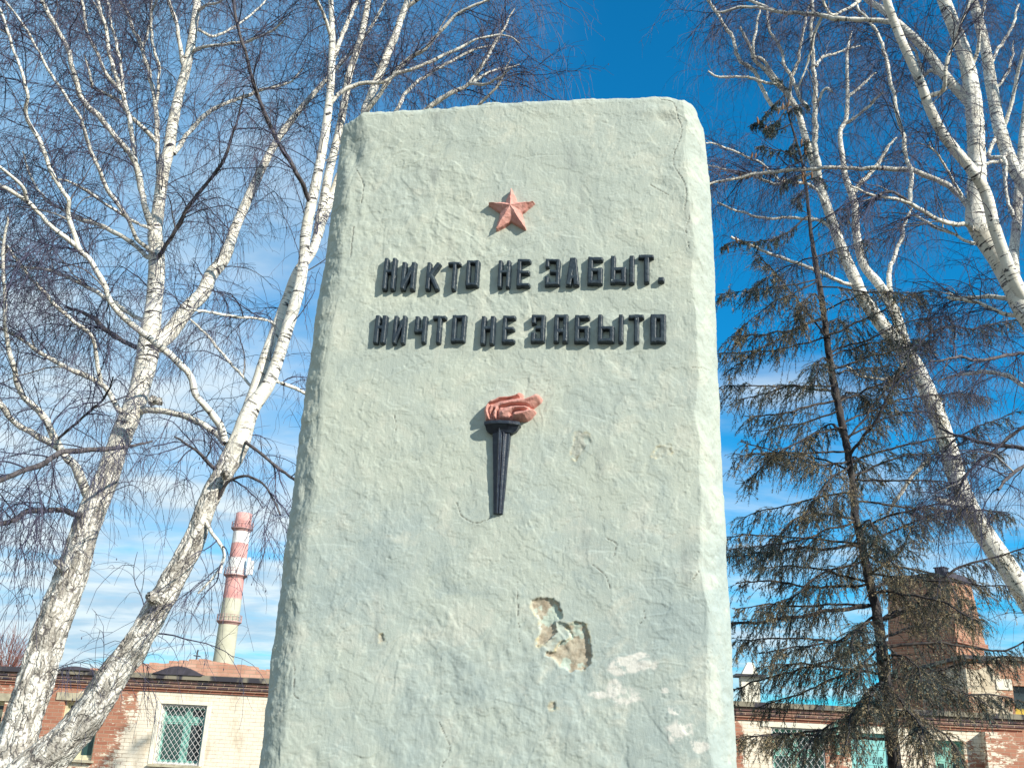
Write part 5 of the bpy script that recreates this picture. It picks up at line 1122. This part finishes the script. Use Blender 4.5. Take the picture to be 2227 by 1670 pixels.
def frustum(mb, a, b, z0, c, d, z1, y0, y1, e):
    mb.add([(a, y0, z0), (b, y0, z0), (b, y1, z0), (a, y1, z0), (c, y0 + e, z1), (d, y0 + e, z1), (d, y1 - e, z1), (c, y1 - e, z1)], [(0, 3, 2, 1), (4, 5, 6, 7), (0, 1, 5, 4), (1, 2, 6, 5), (2, 3, 7, 6), (3, 0, 4, 7)])
# windows
def window(o, grille=True, sash=M_TEAL, fr=M_FRAME, pane1=M_GLASS2, pane2=M_GLASS, mull=0.58, transom=0.76, sill=True, surround=None):
    x0, x1, z0, z1 = o; w = x1 - x0; h = z1 - z0
    mb = MB(); f = 0.055
    mb.box(x0 + .002, x0 + f, .10, .26, z0 + .002, z1 - .002); mb.box(x1 - f, x1 - .002, .10, .26, z0 + .002, z1 - .002)
    mb.box(x0 + f, x1 - f, .102, .258, z1 - f, z1 - .002); mb.box(x0 + f, x1 - f, .102, .258, z0 + .002, z0 + f)
    win = mb.build('window', fr, bld)
    mb = MB(); xi0, xi1, zi0, zi1 = x0 + f, x1 - f, z0 + f, z1 - f; xm = xi0 + (xi1 - xi0) * mull; zt = zi0 + (zi1 - zi0) * transom; b_ = 0.045
    mb.box(xm - b_, xm + b_, .15, .20, zi0, zi1); mb.box(xi0, xm - b_, .152, .198, zt - b_, zt + b_); mb.box(xm + b_, xi1, .152, .198, zt - b_, zt + b_)
    s_ = 0.04
    for (p, q, r_, s2) in ((xi0, xm - b_, zi0, zt - b_), (xm + b_, xi1, zi0, zt - b_), (xi0, xm - b_, zt + b_, zi1), (xm + b_, xi1, zt + b_, zi1)):
        mb.box(p + .001, p + s_, .162, .19, r_, s2); mb.box(q - s_, q - .001, .162, .19, r_, s2); mb.box(p + s_, q - s_, .163, .189, s2 - s_, s2 - .001); mb.box(p + s_, q - s_, .163, .189, r_ + .001, r_ + s_)
    mb.build('sash', sash, win)
    mb = MB(); mb.box(xi0, xm, .178, .182, zi0, zi1); mb.build('pane', pane1, win)
    mb = MB(); mb.box(xm, xi1, .179, .183, zi0, zi1); mb.build('pane', pane2, win)
    if grille:
        mb = MB(); y = -0.0; p = .02
        for (a_, b2) in (((x0 + p, z0 + p), (x1 - p, z0 + p)), ((x0 + p, z1 - p), (x1 - p, z1 - p)), ((x0 + p, z0 + p), (x0 + p, z1 - p)), ((x1 - p, z0 + p), (x1 - p, z1 - p))):
            mb.bar((a_[0], y + .03, a_[1]), (b2[0], y + .03, b2[1]), .014, 5)
        sp_ = 0.152; kk = 1.25                                     # diamond lattice: slope kk
        X0, X1, Z0, Z1 = x0 + p, x1 - p, z0 + p, z1 - p
        for sgn, yy in ((1, .022), (-1, .034)):
            c = -3.0
            while c < 6.0:
                pts = []
                for xx in (X0, X1):
                    zz_ = (Z0 + sgn * kk * (xx - (X0 if sgn > 0 else X1)) + c)
                    if Z0 <= zz_ <= Z1: pts.append((xx, zz_))
                for zz_ in (Z0, Z1):
                    xx = (zz_ - c - Z0) / (sgn * kk) + (X0 if sgn > 0 else X1)
                    if X0 < xx < X1: pts.append((xx, zz_))
                if len(pts) >= 2 and np.hypot(pts[0][0] - pts[1][0], pts[0][1] - pts[1][1]) > .02:
                    mb.bar((pts[0][0], yy, pts[0][1]), (pts[1][0], yy, pts[1][1]), .0050, 4)
                c += sp_
        mb.build('grille', M_GRILLE, win)
    if sill:
        mb = MB(); mb.box(x0 - .06, x1 + .06, -.09, .10, z0 - .05, z0 - .002); mb.build('sill', M_LINTEL, win)
    if surround:
        mb = MB(); t_ = .085
        mb.box(x0 - t_, x0 - .003, -.018, .06, z0, z1); mb.box(x1 + .003, x1 + t_, -.018, .06, z0, z1); mb.box(x0 - t_, x1 + t_, -.020, .05, z1 + .003, z1 + t_ * .9)
        mb.build('surround', surround, win)
    return win
M_WASH = flat('fresh_limewash', (0.78, 0.74, 0.62), 0.9, 0.1, 6, 0.3)
M_CREAMFR = flat('old_cream_frame_paint', (0.62, 0.58, 0.40), 0.7, 0.2, 8)
window(w1, True, surround=M_WASH)
window(w2, False, M_CREAMFR, M_CREAMFR, M_GLASS, M_GLASS2, .5, .8); window(w3, False, M_CREAMFR, M_CREAMFR, M_GLASS, M_GLASS, .5, .8)
window(w4, True, M_TEAL, M_TEAL, M_GLASS2, M_GLASS2, .45, .62); window(w5, False, M_TEAL, M_TEAL, M_GLASS2, M_GLASS2, .5, .7)
for o in (w2, w3):
    mb = MB(); mb.box(o[0] - .18, o[1] + .18, -.03, .2, o[3] + .004, o[3] + .17); mb.build('lintel', M_LINTEL, bld)
mb = MB(); mb.box(w4[0] - .2, w4[1] + .15, -.02, .2, w4[3] + .004, w4[3] + .19); mb.build('lintel', M_WASH, bld)
mb = MB(); mb.box(dr[0] - .3, dr[1] + .3, -.025, .2, dr[3] + .004, dr[3] + .27); mb.build('lintel', M_WASH, bld)
# the turquoise metal door with scrawled letters
mb = MB()
mb.box(dr[0] + .003, dr[1] - .003, .09, .13, dr[2], dr[3] - .003)
for zq in (dr[3] - .32, dr[3] - .62, dr[3] - 1.2): mb.box(dr[0] + .02, dr[1] - .02, .082, .0905, zq, zq + .012)
door = mb.build('door', M_TURQ, bld)
mb = MB(); mb.box(dr[1] - .12, dr[1] - .09, .03, .088, 1.0, 1.16); mb.build('handle', M_METAL, door)
def scrawl(word, px, py, w, h):
    S = {'M': [(0, 0, .15, 1), (.15, 1, .5, .3), (.5, .3, .85, 1), (.85, 1, 1, 0)], 'E': [(0, 0, 0, 1), (0, 1, .8, 1), (0, .5, .7, .5), (0, 0, .8, 0)], 'R': [(0, 0, 0, 1), (0, 1, .7, .95), (.7, .95, .7, .55), (.7, .55, 0, .5), (.2, .5, .9, 0)],
         'U': [(0, 1, .1, 0), (.1, 0, .7, 0), (.7, 0, .8, 1)], 'B': [(0, 0, 0, 1), (0, 1, .7, .9), (.7, .9, .1, .5), (.1, .5, .8, .3), (.8, .3, 0, 0)], 'V': [(0, 1, .4, 0), (.4, 0, .9, 1)], 'D': [(0, 0, 0, 1), (0, 1, .8, .6), (.8, .6, 0, 0)], 'S': [(.8, 1, .1, .8), (.1, .8, .8, .3), (.8, .3, 0, 0)], 'A': [(0, 0, .4, 1), (.4, 1, .8, 0), (.2, .4, .6, .4)]}
    mb = MB(); a0, z0 = fac(px, py, .09); k = 23 / FPX
    for i, ch in enumerate(word):
        for (p, q, r_, s2) in S[ch]:
            mb.bar((a0 + (i + p * .75) * w * k, .086, z0 + q * h * k), (a0 + (i + r_ * .75) * w * k, .086, z0 + s2 * h * k), .0065, 5)
    mb.build('graffiti', M_METAL, door)
scrawl('MER', 1865, 1662, 8, 13); scrawl('RUB', 1900, 1660, 7, 13); scrawl('VADS', 1902, 1676, 7, 11)
# drainpipe stub beside the door, pier at the right end, chimney pots on the roof
a_, z_ = fac(1816, 1580); mb = MB(); mb.bar((a_, -.06, z_ + .1), (a_ + .02, -.06, z_ - .55), .045, 10); mb.build('drainpipe', M_TEAL, bld)
a0, z0 = fac(2127, 1540); mb = MB(); mb.box(a0, AR - .05, -.26, -.003, -.2, ZT - .01); mb.build('pier', M_BRICK, bld)
a0, z0 = fac(1630, 1500, 3); mb = MB(); mb.box(a0 - .22, a0 + .22, 2.8, 3.2, ROOFZ - .01, z0 + .3); st = mb.build('chimney', M_WASH, bld)
zt = z0 + .3; mb = MB(); mb.box(a0 - .36, a0 + .36, 2.66, 3.34, zt - .002, zt + .05); mb.build('chimney_cap', M_METAL, st)
mb = MB(); frustum(mb, a0 - .2, a0 + .2, zt + .048, a0 - .04, a0 + .10, zt + .34, 2.8, 3.2, .12); mb.build('cowl', M_WASH, st)

# taller brick building and tower at the right, behind the low one
b2o = B0 - BN * 6.0
def fac2(px, py): return fac(px, py, 6.0)
bld2 = thing('brick_building', 'taller reddish brick building with white lintels at the far right', 'building', tuple(map(float, b2o)), B_YAW)
x0, zt2 = fac2(2098, 1432); x1 = fac2(2900, 1450)[0]
o1 = [fac2(2203, 1500)[0], fac2(2290, 1500)[0], fac2(2240, 1560)[1], fac2(2240, 1492)[1]]; o2 = [fac2(2350, 1500)[0], fac2(2440, 1500)[0], o1[2], o1[3]]
M_BRICK2 = brick_mat('tan_brick', [(fac2(2130, 1480)[0], fac2(2130, 1480)[1], .5, .4, 1.0), (fac2(2170, 1545)[0], fac2(2170, 1545)[1], .3, .4, .8)], base=-0.3, red=(0.36, 0.16, 0.10), red2=(0.46, 0.25, 0.16), cream=(0.66, 0.58, 0.44))
mb = wall_grid(x0, x1, -.2, zt2, [o1, o2], .3); mb.add([(x0, 0, -.2), (x0, 8, -.2), (x0, 8, zt2), (x0, 0, zt2)], [(3, 2, 1, 0)]); mb.add([(x1, 0, -.2), (x1, 8, -.2), (x1, 8, zt2), (x1, 0, zt2)], [(0, 1, 2, 3)]); mb.add([(x0, 8, -.2), (x1, 8, -.2), (x1, 8, zt2), (x0, 8, zt2)], [(3, 2, 1, 0)])
mb.build('wall', M_BRICK2, bld2)
mb = MB(); mb.box(x0 - .12, x1 + .12, -.12, 8.12, zt2 - .003, zt2 + .09); mb.build('roof', M_SLAB, bld2)
for o in (o1, o2):
    mb = MB(); mb.box(o[0], o[1], .20, .24, o[2], o[3]); w_ = mb.build('window', M_GLASS, bld2)
    mb = MB(); mb.box(o[0] + .001, o[1] - .001, .10, .199, o[2] + .06, o[2] + .22); mb.build('sill_board', flat('ochre_board', (0.50, 0.36, 0.06), 0.7), w_)
    mb = MB(); mb.box(o[0] - .42, o[0] - .02, -.03, .1, o[3] - .12, o[3] + .16); mb.build('lintel', M_WASH, w_)
tw_o = B0 - BN * 9.0
tower = thing('brick_tower', 'squat brick tower with dark flat cap rising behind the spruce', 'tower', tuple(map(float, tw_o)), B_YAW)
M_BRICK3 = brick_mat('orange_brick', [], base=-1.0, red=(0.30, 0.13, 0.08), red2=(0.42, 0.22, 0.14))
ta, zt = fac(2066, 1246, 9); zb = fac(2066, 1392, 9)[1]
tower.location = tuple(map(float, tw_o + BX * ta)); tower.rotation_euler = (0, 0, B_YAW + math.radians(46))
mb = MB(); frustum(mb, 0, 1.95, zb, .06, 1.62, zt - .12, 0, 2.2, .12); frustum(mb, .04, 1.9, -.2, .04, 1.9, zb + .003, .05, 2.15, 0); mb.build('wall', M_BRICK3, tower)
mb = MB(); mb.box(-.05, 2.0, -.05, 2.25, zb - .05, zb + .08); mb.build('ledge', M_CORN, tower)
mb = MB(); mb.box(-.08, 1.76, .0, 2.2, zt - .122, zt + .04); cap = mb.build('roof', M_ROOF, tower)
mb = MB(); mb.box(.25, .55, .3, .6, zt + .037, zt + .24); mb.box(.22, .58, .27, .63, zt + .238, zt + .27); mb.build('vent', M_METAL, cap)

# roof aerial
ab = fac(423, 1447, 2.5); aa = fac(425, 1412, 2.5); k = B0 - BN * 2.5
ant = thing('roof_aerial', 'thin dark aerial mast with two short crossbars on the low roof', 'aerial', tuple(map(float, k + BX * ab[0] + np.array([0, 0, ROOFZ - .02]))), B_YAW)
mb = MB(); hA = aa[1] - ROOFZ + .02; mb.bar((0, 0, 0), (.03, 0, hA), .018, 6); mb.build('mast', M_METAL, ant)
for zf, wd in ((.62, .14), (.82, .09)):
    mb = MB(); mb.bar((-wd + .02, 0.02, hA * zf), (wd + .02, 0.02, hA * zf - .02), .014, 5); mb.build('crossbar', M_METAL, ant)

# ------------------------------------------------------------------ factory chimney
CY = 190.0
def chim():
    cb = at(482, 1452, CY); ct = at(533, 1117, CY); base_x = cb[0] + 0.0
    ax = (ct[0] + cb[0]) / 2
    ch = thing('factory_chimney', 'tall factory chimney banded pink and white above a concrete shaft', 'chimney', (float(ax), CY, 0.0))
    zt = ct[2]; z_of = lambda py: float(at(500, py, CY)[2])
    r_of = lambda z: np.interp(z, [0, z_of(1452), zt], [rad_at(cb, 62), rad_at(cb, 45), rad_at(ct, 34)])
    m, t, b = material('banded_chimney_paint'); o = t.obj(); x, y, z = t.xyz(o); n = t.noise(o, 0.5, 5, 0.65)
    col = t.mix(t.ramp(n, .3, .7), (0.44, 0.43, 0.33), (0.56, 0.54, 0.43))
    zn = t.math('ADD', z, t.math('MULTIPLY', t.math('SUBTRACT', n, .5), .5))
    red = t.mix(t.ramp(n, .35, .65), (0.56, 0.27, 0.25), (0.66, 0.38, 0.35)); wht = t.mix(t.ramp(n, .35, .7), (0.72, 0.71, 0.70), (0.80, 0.79, 0.76))
    for py, c in ((1302, red), (1251, wht), (1213, red), (1181, wht), (1149, red)):
        zz = z_of(py); col = t.mix(t.ramp(zn, zz - .12, zz + .12), col, c)
    stripes = t.math('PINGPONG', z, 1.2); col = t.mix(t.ramp(stripes, 0.06, 0.0, 0, .25), col, (0.3, 0.28, 0.24))
    t.put(b.inputs['Base Color'], col); b.inputs['Roughness'].default_value = .9
    mb = MB(); zs = np.linspace(0, zt, 30); mb.lathe([(float(r_of(q)), float(q)) for q in zs] + [(float(r_of(zt)) * .75, float(zt))], 40); mb.build('shaft', m, ch, True)
    for py in (1149, 1251, 1352):
        z0 = z_of(py); r = float(r_of(z0)); mb = MB(); mb.lathe([(r * .95, z0 - .7), (r + .2, z0 - .3), (r + .5, z0 - .08), (r + .5, z0 + .08), (r * .95, z0 + .08)], 32); g = mb.build('gallery', M_GAL, ch)
        mb = MB(); R = r + .46
        for k in range(20):
            a = 2 * math.pi * k / 20; mb.bar((R * math.cos(a), R * math.sin(a), z0 + .1), (R * math.cos(a), R * math.sin(a), z0 + 1.2), .05, 4)
        for zz in (.65, 1.2):
            for k in range(20):
                a, c = 2 * math.pi * k / 20, 2 * math.pi * (k + 1) / 20; mb.bar((R * math.cos(a), R * math.sin(a), z0 + zz), (R * math.cos(c), R * math.sin(c), z0 + zz), .04, 4)
        mb.build('railing', M_GAL, g)
    z0 = z_of(1251); r = float(r_of(z0))
    for dx_, h in ((.8, 2.8), (1.45, 2.2), (-.95, 1.2)):
        mb = MB(); mb.box(r * (1 if dx_ > 0 else -1) + dx_ - .27, r * (1 if dx_ > 0 else -1) + dx_ + .27, -1.4, -.9, z0 + .15, z0 + .5 + h); mb.build('antenna_panel', M_PANEL, ch)
M_GAL = flat('chimney_gallery_steel', (0.40, 0.24, 0.23), .7, .2, 1); M_PANEL = flat('antenna_plastic', (0.75, 0.75, 0.75), .5, .05)
chim()

# ------------------------------------------------------------------ small far shrub over the low roof at the left edge
def far_bush():
    Yb = 36.0; b = at(10, 1470, Yb); b0 = np.array([b[0], b[1], 0.0])
    o = thing('bare_tree', 'reddish bare treetop beyond the low roof at the left edge', 'tree', tuple(map(float, b0)))
    top = at(12, 1385, Yb)[2]; r = np.random.default_rng(5)
    mb = MB(); mb.bar((0, 0, -.1), (0, 0, top * .7), .11, 8, .06); mb.build('trunk', M_SBARK, o)
    N = 900; q = r.normal(size=(N, 3)); q /= np.linalg.norm(q, axis=1)[:, None]; c = np.array([0, 0, top * .72]) + q * np.array([1.2, 1.2, top * .25]) * (r.random((N, 1)) ** .5)
    e = c + q * .4 + r.normal(0, .2, (N, 3)) + np.array([0, 0, .25]); mid = (c + e) / 2 + r.normal(0, .06, (N, 3))
    base = np.array([0, 0, top * .5]) + r.normal(0, .1, (N, 3)); k = r.random(N) < .15
    V, F, _ = tubes(np.stack([c, mid, e], 1), np.tile([.008, .006, .004], (N, 1)), 3); V = V.reshape(-1, 3)
    V2, F2, _ = tubes(np.stack([base[k], (base[k] + c[k]) / 2 + np.array([0, 0, .1]), c[k]], 1), np.tile([.03, .02, .01], (k.sum(), 1)), 4); V2 = V2.reshape(-1, 3)
    mesh('crown', np.concatenate([V, V2]), np.concatenate([F, F2 + len(V)]), flat('reddish_twig', (0.24, 0.10, 0.08), .8), o)['kind'] = 'stuff'
far_bush()
